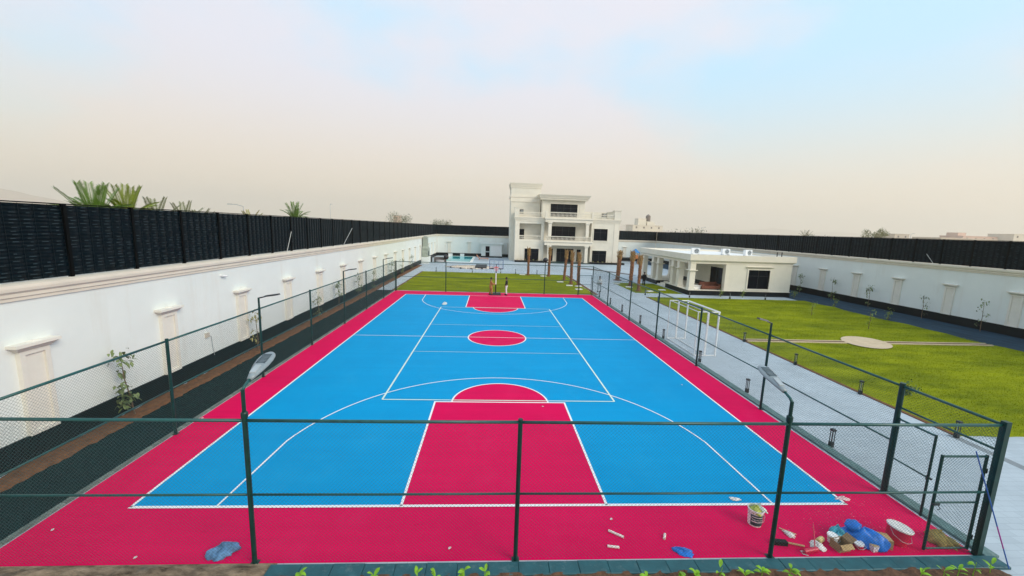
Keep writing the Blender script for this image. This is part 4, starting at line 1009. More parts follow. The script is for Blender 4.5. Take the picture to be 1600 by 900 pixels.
# ------------------------------------------------------------------ people
def skinned(name, mat, verts, edges, rad, parent, sub=2):
    me = bpy.data.meshes.new(name); me.from_pydata(verts, edges, []); me.materials.append(mat)
    o = link(name, me, parent); md = o.modifiers.new('skin', 'SKIN'); md.use_smooth_shade = True
    for i, v in enumerate(me.skin_vertices[0].data):
        r = rad[i]; v.radius = r if hasattr(r, '__len__') else (r, r); v.use_root = (i == 0)
    s = o.modifiers.new('sub', 'SUBSURF'); s.levels = sub; s.render_levels = sub
    return o
def person(label, loc, rz, h=1.72, arms=((.10, .25), (.10, .25)), top=None, legs=None, robe=None, stride=.06):
    """faces local +y; arms: (forward swing of elbow, forward swing of wrist)"""
    k = h / 1.72; t = tag(empty('person', loc, rz), label, 'person'); S = lambda *p: (p[0] * k, p[1] * k, p[2] * k)
    V = [S(0, 0, .95), S(0, 0, 1.12), S(0, .0, 1.30), S(0, -.01, 1.42), S(0, .0, 1.50), S(0, .02, 1.58), S(0, .03, 1.68)]
    E_ = [(0, 1), (1, 2), (2, 3), (3, 4), (4, 5), (5, 6)]
    Rr = [(.15 * k, .11 * k), (.14 * k, .10 * k), (.17 * k, .11 * k), (.09 * k, .07 * k), .055 * k, (.078 * k, .092 * k), (.06 * k, .075 * k)]
    arm_i = []; leg_i = []
    for s, (ef, wf) in zip((-1, 1), arms):
        b = len(V); V += [S(s * .19, -.01, 1.38), S(s * .25, ef, 1.12), S(s * .24, wf, .90 + max(0, wf - .2) * .9), S(s * .23, wf + .07, .83 + max(0, wf - .2) * .9)]
        E_ += [(2, b), (b, b + 1), (b + 1, b + 2), (b + 2, b + 3)]; Rr += [.06 * k, .045 * k, .034 * k, (.035 * k, .03 * k)]; arm_i.append(b)
    for s in (-1, 1):
        b = len(V); V += [S(s * .10, 0, .88), S(s * .11, s * stride + .03, .50), S(s * .11, s * stride * 1.6 - .02, .09), S(s * .12, s * stride * 1.6 + .13, .035)]
        E_ += [(0, b), (b, b + 1), (b + 1, b + 2), (b + 2, b + 3)]; Rr += [.085 * k, .06 * k, .042 * k, (.045 * k, .03 * k)]; leg_i.append(b)
    body = skinned('body', m_skin, V, E_, Rr, t)
    # hair, nose, eyes, feet
    g = MB(); g.lathe([(.088 * k, 1.62 * k), (.098 * k, 1.67 * k), (.09 * k, 1.73 * k), (.055 * k, 1.775 * k), (.01, 1.785 * k)], 14, (0, .015 * k)); g.build('hair', m_hair, t, smooth=True)
    g = MB(); g.taper(-.014 * k, .014 * k, .10 * k, .14 * k, 1.57 * k, -.008 * k, .008 * k, .10 * k, .115 * k, 1.63 * k); g.build('nose', m_skin, t)
    for s in (-1, 1): MB().lathe([(.004, 1.628 * k), (.012, 1.636 * k), (.004, 1.644 * k)], 8, (s * .032 * k, .108 * k)).build('eye', m_hair, t)
    for b in leg_i:
        p = V[b + 2]; g = MB(); g.taper(p[0] - .05, p[0] + .05, p[1] - .08, p[1] + .2, 0, p[0] - .04, p[0] + .04, p[1] - .07, p[1] + .15, .09); g.build('shoe', m_cblack, t)
    if top:
        vs = [V[0], V[1], V[2], V[3]]; es = [(0, 1), (1, 2), (2, 3)]; rr = [(.165 * k, .125 * k), (.16 * k, .12 * k), (.185 * k, .13 * k), (.09 * k, .08 * k)]
        for b in arm_i:
            c = len(vs); vs += [V[b], V[b + 1], tuple(.4 * a + .6 * q for a, q in zip(V[b + 1], V[b + 2]))]; es += [(2, c), (c, c + 1), (c + 1, c + 2)]; rr += [.075 * k, .06 * k, .05 * k]
        skinned('shirt', top, vs, es, rr, t)
    if legs:
        vs = [S(0, 0, .98)]; es = []; rr = [(.16 * k, .12 * k)]
        for b in leg_i:
            c = len(vs); vs += [V[b], V[b + 1], V[b + 2]]; es += [(0, c), (c, c + 1), (c + 1, c + 2)]; rr += [.10 * k, .085 * k, .075 * k]
        skinned('trousers', legs, vs, es, rr, t)
    if robe:
        vs = [S(0, 0, .55), S(0, 0, .95), S(0, 0, 1.15), S(0, 0, 1.30), S(0, 0, 1.43)]; es = [(0, 1), (1, 2), (2, 3), (3, 4)]
        rr = [(.25 * k, .22 * k), (.21 * k, .17 * k), (.18 * k, .14 * k), (.19 * k, .14 * k), (.09 * k, .08 * k)]
        for b in arm_i:
            c = len(vs); vs += [V[b], V[b + 1], V[b + 2]]; es += [(3, c), (c, c + 1), (c + 1, c + 2)]; rr += [.08 * k, .07 * k, .06 * k]
        skinned('long_shirt', robe, vs, es, rr, t)
    return t
person('person in a long ochre shirt holding the hoop pole', (-.42, 15.62, .012), R(-80), 1.72, ((.12, .42), (.12, .42)), legs=m_robe, robe=m_robe)
person('person in black top and white trousers right of the hoop', (1.12, 15.75, .012), R(75), 1.76, ((.02, .10), (.0, .06)), top=m_cblack, legs=m_cwhite, stride=.03)
person('person in pale clothes walking on the paved path', (11.55, 19.4, 0), R(150), 1.70, ((.08, .2), (-.06, .02)), top=m_cwhite, legs=m_cgrey, stride=.12)
person('person in black standing before the pavilion columns', (18.95, 25.6, .02), R(160), 1.66, ((.03, .10), (.03, .10)), legs=m_cblack, robe=m_cblack)

# ------------------------------------------------------------------ things left on the court
def crumple(name, mat, loc, size, seed, label, cat, group=None, n=44, amp=.22, rz=None):
    """a bunched bag or cloth: a closed lumpy shell with sharp folds, flat underneath"""
    r = random.Random(seed); g = MB(); rows = 14; vs = []; fs = []
    ph = [r.uniform(0, 6.28) for _ in range(8)]
    for j in range(rows + 1):
        t = j / rows; el = t * math.pi / 2
        for k in range(n):
            a = 2 * math.pi * k / n
            ridge = abs(math.sin(3.5 * a + ph[4] + 3.0 * t)) + .7 * abs(math.sin(6 * a + ph[5] - 4.0 * t)) + .4 * abs(math.sin(11 * a + ph[6] + 9 * t)) - 1.05
            f = 1 + amp * (math.sin(2 * a + ph[0] + 2 * t) * .5 + math.sin(3 * a + ph[1] - 2 * t) * .35 + .75 * ridge) + r.uniform(-.035, .035)
            rad = math.cos(el) ** .75 * f if j < rows else .02
            zz = math.sin(el) * (1 + .30 * math.sin(a + ph[3]) + .15 * math.sin(4 * a + ph[7])) * (1 - .22 * amp / .22 * .35 * ridge)
            vs.append((size[0] * rad * math.cos(a), size[1] * rad * math.sin(a), max(.004, size[2] * zz)))
    for j in range(rows):
        for k in range(n): fs.append((j * n + k, j * n + (k + 1) % n, (j + 1) * n + (k + 1) % n, (j + 1) * n + k))
    fs.append(tuple(range(n - 1, -1, -1))); fs.append(tuple(rows * n + k for k in range(n)))
    g.add(vs, fs)
    return tag(g.build(name, mat, loc=loc, rot=(0, 0, r.uniform(0, 6) if rz is None else rz), smooth=True), label, cat, group)
GZ = .012
m_bagb = M('bag_blue', (.006, .15, .58), .42, .35, 7); m_teal = M('bag_teal', (.06, .36, .48), .35, .35, 10); m_denim = M('cloth_denim', (.10, .22, .40), .85, .5, 9)
m_card = M('cardboard', (.30, .19, .10), .85, .2, 6); m_redp = M('bucket_red', (.55, .012, .06), .4, .1, 5); m_paper = M('paper', (.72, .70, .68), .8, .15, 12)
o = crumple('blue_bag', m_bagb, (7.92, -16.10, GZ), (.42, .28, .27), 21, 'big blue plastic bag among the paint litter by the gate', 'bag', amp=.19, rz=R(-25))
g = MB(); g.lathe([(.15, .0), (.12, .08), (.10, .12), (.13, .19), (.11, .23), (.02, .24)], 18)
g.v = [(x * (1 + .25 * abs(math.sin(3 * math.atan2(y, x) + 9 * z))), y * (1 + .25 * abs(math.sin(3 * math.atan2(y, x) + 9 * z))), z + .06 * x) for x, y, z in g.v]; g.build('tied_neck', m_bagb, o, loc=(-.17, .0, .16), rot=(R(8), R(-14), 0), smooth=True)
crumple('teal_bag', m_teal, (7.42, -16.0, GZ), (.16, .15, .22), 22, 'small teal net bag left of the big blue bag', 'bag')
crumple('denim_bundle', m_denim, (-5.72, -16.25, GZ), (.26, .16, .16), 23, 'crumpled denim blue cloth near the left floodlight post', 'cloth', amp=.3, rz=.15)
crumple('blue_cover', m_bagb, (3.70, -16.36, GZ), (.22, .10, .06), 24, 'flat blue plastic cover at the near court edge', 'cover', rz=-.4)
crumple('white_bag', M('bag_white', (.52, .60, .60), .5, .2, 8), (-4.35, 10.1, .03), (.24, .17, .17), 25, 'white crumpled bag on the blue field near the far end', 'bag')
crumple('yellow_sack', M('sack_yellow', (.40, .29, .08), .8, .4, 9), (9.72, -16.15, GZ), (.27, .19, .20), 26, 'yellow brown sack on the court in the gate corner', 'sack', amp=.35)
crumple('white_rag', m_paper, (6.75, -16.25, GZ), (.13, .11, .07), 27, 'white rag beside the red roller tray', 'rag', 'white rags', amp=.4)
crumple('white_rag', m_paper, (6.38, -15.9, GZ), (.07, .12, .06), 28, 'white rag lying under the wooden stick', 'rag', 'white rags', amp=.4)
crumple('paper_scrap', m_paper, (5.85, -14.72, .02), (.12, .06, .025), 29, 'white paper scrap on the blue corner behind the bucket', 'paper', 'paper scraps', amp=.45)
crumple('paper_scrap', M('paper_pink', (.72, .5, .52), .8, .2, 12), (8.72, -14.72, GZ), (.16, .06, .05), 30, 'pinkish paper scrap right of the near right corner line', 'paper', 'paper scraps', amp=.45)
for k, (x, y) in enumerate(((-9.6, -15.6), (-7.3, -16.35), (-8.6, -12.7), (-10.0, -10.6), (2.45, -15.4), (-1.2, -16.2), (8.1, -7.2), (1.6, -9.5))):
    tag(crumple('litter_scrap', m_paper, (x, y, .03), (.035, .025, .012), 60 + k, 'tiny pale scrap of litter on the court, %s from the left' % ORD[sorted(range(8), key=lambda i: [(-9.6 + .49) / 8.0, (-7.3 + .49) / 7.3, (-8.6 + .49) / 10.9, -9.5 / 13, 2.9 / 8.2, -.7 / 7.4, 8.6 / 16.4, 2.1 / 14.1][i]).index(k)], 'litter'), 'tiny pale scrap of litter on the court, %s from the left' % ORD[sorted(range(8), key=lambda i: [(-9.6 + .49) / 8.0, (-7.3 + .49) / 7.3, (-8.6 + .49) / 10.9, -9.5 / 13, 2.9 / 8.2, -.7 / 7.4, 8.6 / 16.4, 2.1 / 14.1][i]).index(k)], 'litter', 'litter scraps')
# buckets
def bucket(label, loc, r, h, mat, lid=None, name='paint_bucket', band=None, tilt=0.0):
    t = tag(empty(name, loc), label, 'bucket'); t.rotation_euler = (0, tilt, 0)
    g = MB(); g.lathe([(r * .84, 0), (r * .86, .02), (r * .98, h * .9), (r * 1.04, h * .92), (r * 1.04, h), (r * .97, h), (r * .95, h * .9), (r * .82, .04)], 28, cap=False)
    g.add([(r * .82 * math.cos(2 * math.pi * k / 28), r * .82 * math.sin(2 * math.pi * k / 28), .04) for k in range(28)], [tuple(range(28))]); g.build('body', mat, t, smooth=False)
    if lid: MB().lathe([(r * 1.06, h - .02), (r * 1.08, h + .005), (r * 1.0, h + .018), (r * .9, h + .008), (.01, h + .008)], 28).build('lid', lid, t)
    g = MB(); g.tube([(r * 1.05, 0, h * .88), (r * 1.0, -.09, h * .6), (r * .55, -r * 1.0, h * .42), (0, -r * 1.12, h * .38), (-r * .55, -r * 1.0, h * .42), (-r * 1.0, -.09, h * .6), (-r * 1.05, 0, h * .88)], .005, 5, cap=False); g.build('handle', m_grey, t)
    return t
b = bucket('white and dark green paint bucket full of waste on the near baseline', (5.80, -15.55, GZ), .165, .40, m_white)
def rz_(z): return .165 * (.86 + .12 * z / .36)
def band(z0, z1, mat, e, a0=R(-160), a1=R(5)):
    g = MB(); n = 24; vs = []
    for z in (z0, z1): vs += [((rz_(z) + e) * math.cos(a0 + (a1 - a0) * k / n), (rz_(z) + e) * math.sin(a0 + (a1 - a0) * k / n), z) for k in range(n + 1)]
    g.add(vs, [(k, k + 1, n + k + 2, n + k + 1) for k in range(n)]); return g
m_bg = M('label_green', (.008, .06, .065), .45, .2, 6)
lab_ = band(.035, .30, m_bg, .003).build('printed_label', m_bg, b)
for z0, z1 in ((.245, .262), (.185, .195), (.125, .15)): band(z0, z1, m_white, .006, R(-150), R(-10)).build('label_stripe', m_white, lab_)
g = MB(); rr = random.Random(4)
for k in range(9):
    a = k * .7 + .1; L_ = .012
    g.box(0, 0, 0, 0, 0, 0) if False else None
crumple('waste', M('waste_yellow', (.46, .50, .10), .7, .4, 14), (5.79, -15.55, GZ + .33), (.12, .12, .12), 33, 'x', 'x', amp=.5)
w = bpy.data.objects['waste']; w.parent = b; w.location = (-.02, 0, .32)
crumple('plastic_film', M('film_white', (.65, .72, .66), .3, .2, 10), (0, 0, 0), (.08, .10, .12), 34, 'x', 'x', amp=.5)
w2 = bpy.data.objects['plastic_film']; w2.parent = b; w2.location = (.11, .0, .33)
for q in (w, w2):
    for kk in ('label', 'category'): del q[kk]
bucket('big red paint bucket with white lid near the gate', (8.68, -16.12, GZ), .215, .36, m_redp, m_paper, tilt=R(9))
bucket('small red tin with white lid among the boxes', (7.66, -16.30, GZ), .085, .12, m_redp, m_white, 'paint_tin', tilt=R(-12))
bucket('small white tub behind the open cardboard box', (7.20, -16.12, GZ), .10, .16, m_white, m_white, 'white_tub')
# cardboard boxes
def carton(label, loc, rz, w, d, h, open_=True, mat=None, name='cardboard_box'):
    t = tag(empty(name, loc, rz), label, 'box', 'boxes by the gate'); mat = mat or m_card; e = .006
    g = MB(); g.box(-w / 2, w / 2, -d / 2, -d / 2 + e, 0, h); g.box(-w / 2, w / 2, d / 2 - e, d / 2, 0, h); g.box(-w / 2, -w / 2 + e, -d / 2 + e, d / 2 - e, 0, h); g.box(w / 2 - e, w / 2, -d / 2 + e, d / 2 - e, 0, h); g.box(-w / 2 + e, w / 2 - e, -d / 2 + e, d / 2 - e, .0, .01)
    g.build('body', mat, t)
    if open_:
        for s in (-1, 1):
            g = MB(); g.add([(-w / 2, s * d / 2, h), (w / 2, s * d / 2, h), (w / 2, s * (d / 2 + d * .35), h - .06), (-w / 2, s * (d / 2 + d * .35), h - .06), (-w / 2, s * d / 2, h - .006), (w / 2, s * d / 2, h - .006), (w / 2, s * (d / 2 + d * .35), h - .066), (-w / 2, s * (d / 2 + d * .35), h - .066)], [(0, 1, 2, 3), (4, 7, 6, 5), (0, 4, 5, 1), (2, 6, 7, 3), (1, 5, 6, 2), (0, 3, 7, 4)]); g.build('flap', M('cardboard_pale', (.42, .29, .14), .85, .2, 6), t)
        g = MB(); g.add([(w / 2, -d / 2, h), (w / 2, d / 2, h), (w / 2 + .12, d / 2, h + .08), (w / 2 + .12, -d / 2, h + .08), (w / 2 - .004, -d / 2, h + .006), (w / 2 - .004, d / 2, h + .006), (w / 2 + .116, d / 2, h + .086), (w / 2 + .116, -d / 2, h + .086)], [(0, 1, 2, 3), (4, 7, 6, 5), (0, 4, 5, 1), (2, 6, 7, 3), (1, 5, 6, 2), (0, 3, 7, 4)]); g.build('flap', mat, t)
    else:
        MB().box(-w / 2 + .004, w / 2 - .004, -d / 2 + .004, d / 2 - .004, h, h + .008).build('lid', M('cardboard_pale', (.42, .29, .14), .85, .2, 6), t)
    return t
carton('open brown cardboard box left of the big blue bag', (7.22, -16.30, GZ), R(8), .30, .22, .18)
carton('closed brown cardboard box right of the big blue bag', (8.22, -16.20, GZ), R(-18), .36, .26, .20, False)
carton('small white printed box between the red tin and the cardboard box', (7.92, -16.36, GZ), R(6), .14, .12, .13, False, M('box_print', (.6, .58, .62), .6, .5, 30), 'printed_box')
# dust and paint crumbs swept round the litter
g = MB(); rr = random.Random(77)
for k in range(900):
    x, y = rr.gauss(8.35, .75), rr.gauss(-15.55, .55)
    if abs(x) > 9.95 or y < -16.45: continue
    q = rr.uniform(.004, .011); a = rr.uniform(0, 3); z = .0285
    g.add([(x + q * math.cos(a + i * 2.1), y + q * math.sin(a + i * 2.1), z + (.004 if i else .001)) for i in range(3)], [(0, 1, 2)])
o = stuff(g.build('paint_crumbs', M('crumbs', (.62, .30, .34), .9, .3, 9), recalc=False)); tag(o, 'pale pink crumbs of dust scattered on the red court by the gate', 'crumbs')
# sticks, roller, tape rolls, pole
def stick(name, label, a, b, r, mat, cat, group=None, n=8):
    return tag(MB().tube([a, b], r, n).build(name, mat), label, cat, group)
stick('wooden_stick', 'pale wooden stick on the white rag', (6.28, -15.72, .03), (6.48, -15.98, .08), .012, M('wood_pale', (.6, .45, .28), .7, .2, 8), 'stick')
stick('red_stick', 'thin dark red stick standing in the litter', (6.62, -16.35, .02), (6.86, -15.95, .32), .011, m_redp, 'stick')
t = tag(empty('paint_roller', (6.35, -16.42, GZ), R(10)), 'red paint roller lying against the near kerb', 'paint roller')
MB().tube([(-.05, 0, .05), (.30, 0, .05)], .045, 12).build('sleeve', m_redp, t); MB().tube([(-.05, 0, .05), (-.12, .02, .06), (-.14, -.05, .05), (-.05, -.1, .04)], .008, 6).build('frame', m_grey, t)
t = tag(empty('broom_head', (6.02, -16.18, GZ), R(-8)), 'dark brush with tan wooden handle beside the right floodlight post', 'brush')
MB().box(-.22, .08, -.05, .05, 0, .09).build('bristles', m_cblack, t); MB().tube([(.05, 0, .06), (.42, -.04, .04)], .02, 8).build('handle', M('wood_tan', (.42, .25, .13), .7, .2, 8), t)
t = tag(empty('yellow_roll', (6.92, -16.12, GZ + .05), R(25)), 'pale yellow roll beside the white rag', 'roll')
MB().tube([(-.08, 0, 0), (.08, 0, 0)], .055, 14).build('sleeve', M('roll_yellow', (.68, .56, .26), .8, .1, 8), t); MB().tube([(-.082, 0, 0), (.082, 0, 0)], .02, 8).build('core', m_card, t)
m_tube = M('roller_white', (.75, .70, .66), .8, .12, 12)
for lab, a, b in (('white paint roller sleeve, the upper of the left pair', (2.28, -15.76), (2.56, -15.96)), ('white paint roller sleeve, the lower of the left pair', (2.13, -16.20), (2.37, -16.24)), ('short white paint roller sleeve, right of the pair', (3.44, -16.02), (3.52, -15.88))):
    c = Vector(((a[0] + b[0]) / 2, (a[1] + b[1]) / 2, GZ + .026)); d = Vector((b[0] - a[0], b[1] - a[1], 0)); L_ = d.length / 2
    t = tag(empty('roller_sleeve', c, math.atan2(d.y, d.x)), lab, 'roller sleeve', 'roller sleeves')
    MB().tube([(-L_, 0, 0), (L_, 0, 0)], .026, 12).build('pile', m_tube, t); MB().tube([(-L_ - .002, 0, 0), (L_ + .002, 0, 0)], .012, 8).build('core', m_card, t)
t = tag(empty('long_pole', (0, 0, 0)), 'long blue and magenta pole leaning on the near right fence corner', 'pole')
pa, pb = Vector((10.30, -16.92, .06)), Vector((9.52, -16.56, 2.44)); q = lambda s: pa + (pb - pa) * s
MB().tube([q(0), q(.17)], .011, 8).build('lower_section', M('pole_blue', (.02, .10, .38), .35, .15, 6), t)
MB().tube([q(.17), q(.36)], .0112, 8).build('middle_section', M('pole_magenta', (.35, .03, .28), .35, .15, 6), t)
MB().tube([q(.36), q(1)], .011, 8).build('upper_section', MATS['pole_blue'], t)

# ------------------------------------------------------------------ seedlings at the foot of the picture
def leaf_quad(g, base, d, L_, w, droop, rr):
    """one leaf with a fold: 4 segments"""
    d = d.normalized(); side = d.cross(Vector((0, 0, 1))); side = side.normalized() if side.length > .01 else Vector((1, 0, 0))
    pts = []; 
    for i, (s, ww) in enumerate(((0, .15), (.3, .9), (.6, 1.0), (.85, .55), (1, .04))):
        p = base + d * L_ * s + Vector((0, 0, -droop * s * s * L_)); pts.append((p - side * w * ww / 2 + Vector((0, 0, .15 * w * ww)), p, p + side * w * ww / 2 + Vector((0, 0, .15 * w * ww))))
    o = [x for q in pts for x in q]; fs = []
    for i in range(4): a = i * 3; fs += [(a, a + 1, a + 4, a + 3), (a + 1, a + 2, a + 5, a + 4)]
    g.add(o, fs)
SEED = [-3.85, -2.5, -1.72, -1.38, -.85, -.45, 2.62, 3.3, 3.62, 4.1, 4.62, 4.95, 5.5, 8.15, 8.7, 8.95, 9.35, 9.75]
for k, x in enumerate(SEED):
    rr = random.Random(80 + k); y = -17.0 - rr.uniform(0, .12); t = tag(empty('seedling', (x, y, 0.0)), 'bright green seedling in front of the near kerb, %s from the left' % ORD[k], 'seedling', 'seedlings before the kerb')
    hgt = rr.uniform(.16, .36); g = MB(); g.tube([(0, 0, 0), (rr.uniform(-.03, .03), rr.uniform(-.03, .03), hgt)], [.008, .005], 6); g.build('stem', m_leafb, t)
    for q in range(rr.randint(4, 6)):
        a = rr.uniform(0, 6.28); e = rr.uniform(.4, 1.6); g = MB(); leaf_quad(g, Vector((0, 0, hgt * rr.uniform(.45, 1))), Vector((math.cos(a), math.sin(a), e)), rr.uniform(.14, .24), rr.uniform(.05, .085), rr.uniform(.1, .8), rr)
        g.build('leaf', m_leafb, t, smooth=True, recalc=False)

# ------------------------------------------------------------------ saplings along the walls
def sapling(label, x, y, h, seed, mat, lean=(0, 0), grp='saplings along the walls', dens=1.0, leaf_s=.10):
    rr = random.Random(seed); t = tag(empty('sapling', (x, y, 0)), label, 'sapling', grp); n = 6; pts = []; cx = cy = 0
    for i in range(n + 1):
        s = i / n; pts.append(Vector((lean[0] * s + rr.uniform(-.03, .03) * (i > 0), lean[1] * s + rr.uniform(-.03, .03) * (i > 0), h * s)))
    g = MB(); g.tube(pts, [.022 * (1 - .7 * i / n) + .003 for i in range(n + 1)], 6); tips = [(pts[-1], 1.5), (pts[-1] + Vector((.1, -.1, -.12)), 1.0)]
    for k in range(7):
        i = rr.randint(1, n - 1); a = rr.uniform(0, 6.28); L_ = rr.uniform(.25, .6) * h * .38; p = pts[i]
        e = p + Vector((math.cos(a) * L_ * .6, math.sin(a) * L_ * .6 if abs(x) > 11 else 0, L_ * .35)); e.x = min(e.x, 3); g.tube([p, (p + e) / 2 + Vector((0, 0, .04)), e], [.008, .006, .004], 5); tips.append((e, rr.uniform(.5, 1)))
    g.build('stem', m_bark, t); g = MB()
    for c, wgt in tips:
        for q in range(int(20 * wgt * dens)):
            r_ = .24 * wgt * rr.random() ** .6; a = rr.uniform(0, 6.28); b_ = rr.uniform(-1.2, 1.2)
            p = c + Vector((r_ * math.cos(a) * math.cos(b_), r_ * math.sin(a) * math.cos(b_), r_ * math.sin(b_)))
            d = Vector((rr.uniform(-1, 1), rr.uniform(-1, 1), rr.uniform(-.9, .5))); leaf_quad(g, p, d, leaf_s * rr.uniform(.7, 1.4), leaf_s * rr.uniform(.4, .7), .5, rr)
    g.build('crown', mat, t, smooth=True, recalc=False)
m_sap = M('sapling_leaf', (.15, .20, .07), .6, .5, 5)
LS = [(-12.3, -10.4, 2.15, .8), (-12.3, -3.2, 1.9, .5), (-12.35, 4.2, 1.6, .6), (-12.35, 7.9, 2.0, .9), (-12.35, 12.6, 2.0, .8), (-12.3, 17.2, 1.9, .8), (-12.3, 24.5, 2.2, .9), (-12.3, 30.5, 2.1, .9), (-12.3, 37, 2.1, .8)]
for k, (x, y, h, dn) in enumerate(LS): sapling('young sapling in the soil strip below the left wall, %s from the viewer' % ORD[k], x, y, h, 200 + k, m_sap if k != 1 else m_leafd, (.0, -.12 if k else -.30), dens=dn, leaf_s=.11 if k else .14)
RS = [(37.0, 4.2, 2.3, .35), (37.2, 8.6, 2.0, .3), (37.2, 13.6, 2.0, .8), (37.2, 18.0, 2.2, .9), (37.2, 22.6, 2.2, .8)]
for k, (x, y, h, dn) in enumerate(RS): sapling('thin sapling in the dark bed below the right wall, %s from the right' % ORD[k], x, y, h, 230 + k, m_sap, (0, .1), dens=dn, leaf_s=.13)
m_weed = M('weed_leaf', (.22, .30, .05), .7, .4, 5)
for k, (x, y) in enumerate(((33.6, 13.5), (33.5, 8.0), (33.0, 18.1), (27.0, 17.9), (24.5, 17.9))): sapling('small weed at the lawn border, %s of five' % ORD[k], x, y, .75, 260 + k, m_weed, dens=.6, leaf_s=.09, grp='small border weeds')
sapling('small round shrub on the big lawn, left of the path corner', 17.8, -8.0, .5, 270, m_leaf, grp='small border weeds')
sapling('thin yellow weed on the middle of the big lawn', 28.0, 4.2, 1.3, 271, m_weed, dens=.3, grp='small border weeds')
sapling('thin yellow weed on the big lawn, behind the sand patch', 27.5, 9.0, 1.1, 272, m_weed, dens=.3, grp='small border weeds')

# ------------------------------------------------------------------ beyond the walls
def frond_mesh(L_, mat, seed, n=30, arch=.55):
    rr = random.Random(seed); g = MB(); P_ = []
    for i in range(13):
        s = i / 12; P_.append(Vector((L_ * (s - .18 * arch * s * s), 0, L_ * (.72 * s - arch * s * s))))
    g.tube(P_, [.035 * (1 - .9 * i / 12) + .003 for i in range(13)], 5)
    for i in range(n):
        s = .12 + .88 * i / n; j = min(11, int(s * 12)); f = s * 12 - j; p = P_[j].lerp(P_[j + 1], f); d = (P_[j + 1] - P_[j]).normalized()
        ll = L_ * .22 * (1 - .55 * abs(s - .4) - .35 * max(0, s - .75)) * rr.uniform(.85, 1.1)
        for sd in (-1, 1):
            q = (d * .62 + Vector((0, sd * .85, .25))).normalized(); e = p + q * ll; w = d * .030
            m_ = p + q * ll * .5 + Vector((0, 0, .01)); g.add([p - w * .6, m_ - w, e, m_ + w], [(0, 1, 2, 3)])
    return g.mesh('frond', mat, recalc=False)
FR = {}
def palm(label, x, y, hz, L_, nf, mat, seed, upright=.5, group='palms beyond the left wall'):
    rr = random.Random(seed); t = tag(empty('date_palm', (x, y, 0)), label, 'palm tree', group)
    g = MB(); rows = 30; n = 10; vs = []; fs = []
    for j in range(rows + 1):
        z = hz * j / rows; rad = .24 * (1.05 if j % 2 else .92)
        vs += [(rad * math.cos(2 * math.pi * k / n), rad * math.sin(2 * math.pi * k / n), z - .1) for k in range(n)]
    for j in range(rows): fs += [(j * n + k, j * n + (k + 1) % n, (j + 1) * n + (k + 1) % n, (j + 1) * n + k) for k in range(n)]
    g.add(vs, fs); g.build('trunk', m_trunk, t)
    key = (mat.name, round(L_, 1))
    if key not in FR: FR[key] = [frond_mesh(L_, mat, 300 + i, arch=a) for i, a in enumerate((.18, .45, .8))]
    for k in range(nf):
        a = k * 2.399 + rr.uniform(-.2, .2); u = k / nf
        link('frond', FR[key][min(2, int(u * 3))], t, (.12 * math.cos(a), .12 * math.sin(a), hz - .1 - .25 * u), (0, R(-40 * upright * (1 - u) + 10 * u + rr.uniform(-8, 8)), a))
palm('tall bright date palm above the left screen, left one of the big pair', -22.0, -.55, 6.3, 2.0, 22, m_frond, 1, 1.15)
palm('tall bright date palm above the left screen, right one of the big pair', -22.3, 1.75, 6.5, 1.9, 20, M('frond_yellow', (.17, .225, .006), .5, .4, 1.5), 2, 1.2)
palm('dusty palm crown above the left screen, just right of the big pair', -23, 4.7, 6.25, 1.7, 10, m_frondg, 3, 1.0)
palm('dusty palm crown above the left screen, third from the big pair', -24, 8.6, 6.15, 1.7, 10, m_frondg, 4, 1.0)
palm('low dusty palm crown above the left screen, middle of the row', -26, 13.0, 6.1, 1.5, 10, m_frondg, 5, .9)
palm('dry yellowish palm crown above the left screen', -26, 20.5, 6.3, 1.5, 10, m_leafd, 6, .9)
palm('lush green palm above the far part of the left screen', -28, 34.5, 6.9, 2.3, 24, m_frond, 7, 1.1)
palm('dusty palm crown at the left edge of the big pair', -30, -2.5, 6.0, 1.6, 10, m_frondg, 8, .9)
palm('small palm crown above the right screen, left of the sparse tree', 132, 140, 6.4, 3.6, 16, M('frond_olive', (.12, .12, .04), .7, .3, .8), 9, 1.0, 'trees beyond the right wall')
def tree(label, x, y, h, r, seed, mat, nl=900, ls=.35, sparse=.5, group='trees beyond the walls'):
    rr = random.Random(seed); t = tag(empty('tree', (x, y, 0)), label, 'tree', group); g = MB()
    g.tube([(0, 0, -.1), (.1, 0, h * .35), (0, .1, h * .6)], [.28, .2, .13], 8); tips = []
    for k in range(11):
        a = k * 2.4; e = Vector((math.cos(a) * r * rr.uniform(.45, .95), math.sin(a) * r * rr.uniform(.45, .95), h * rr.uniform(.55, .97))); b_ = Vector((0, 0, h * rr.uniform(.3, .6)))
        g.tube([b_, (b_ + e) / 2 + Vector((0, 0, .3)), e], [.10, .07, .03], 6); tips.append(e)
    g.build('trunk', m_bark, t); g = MB()
    for q in range(nl):
        c = rr.choice(tips); R_ = r * sparse * rr.random() ** .5; a = rr.uniform(0, 6.28); b_ = math.asin(rr.uniform(-1, 1))
        p = c + Vector((R_ * math.cos(a) * math.cos(b_), R_ * math.sin(a) * math.cos(b_), R_ * .75 * math.sin(b_))); d = Vector((rr.uniform(-1, 1), rr.uniform(-1, 1), rr.uniform(-1, .6)))
        leaf_quad(g, p, d, ls * rr.uniform(.6, 1.3), ls * .5, .4, rr)
    g.build('crown', mat, t, recalc=False)
m_tr = M('tree_leaf_dusty', (.20, .21, .09), .7, .4, 1); m_tr2 = M('tree_leaf_grey', (.16, .18, .11), .7, .4, 1)
tree('sparse pale tree above the right screen', 162, 140, 11.2, 5.2, 3, m_tr, 1200, .5, .34)
tree('round grey bush above the right screen beside the small palm', 146, 150, 7.6, 4.0, 4, m_tr2, 900, .5, .6)
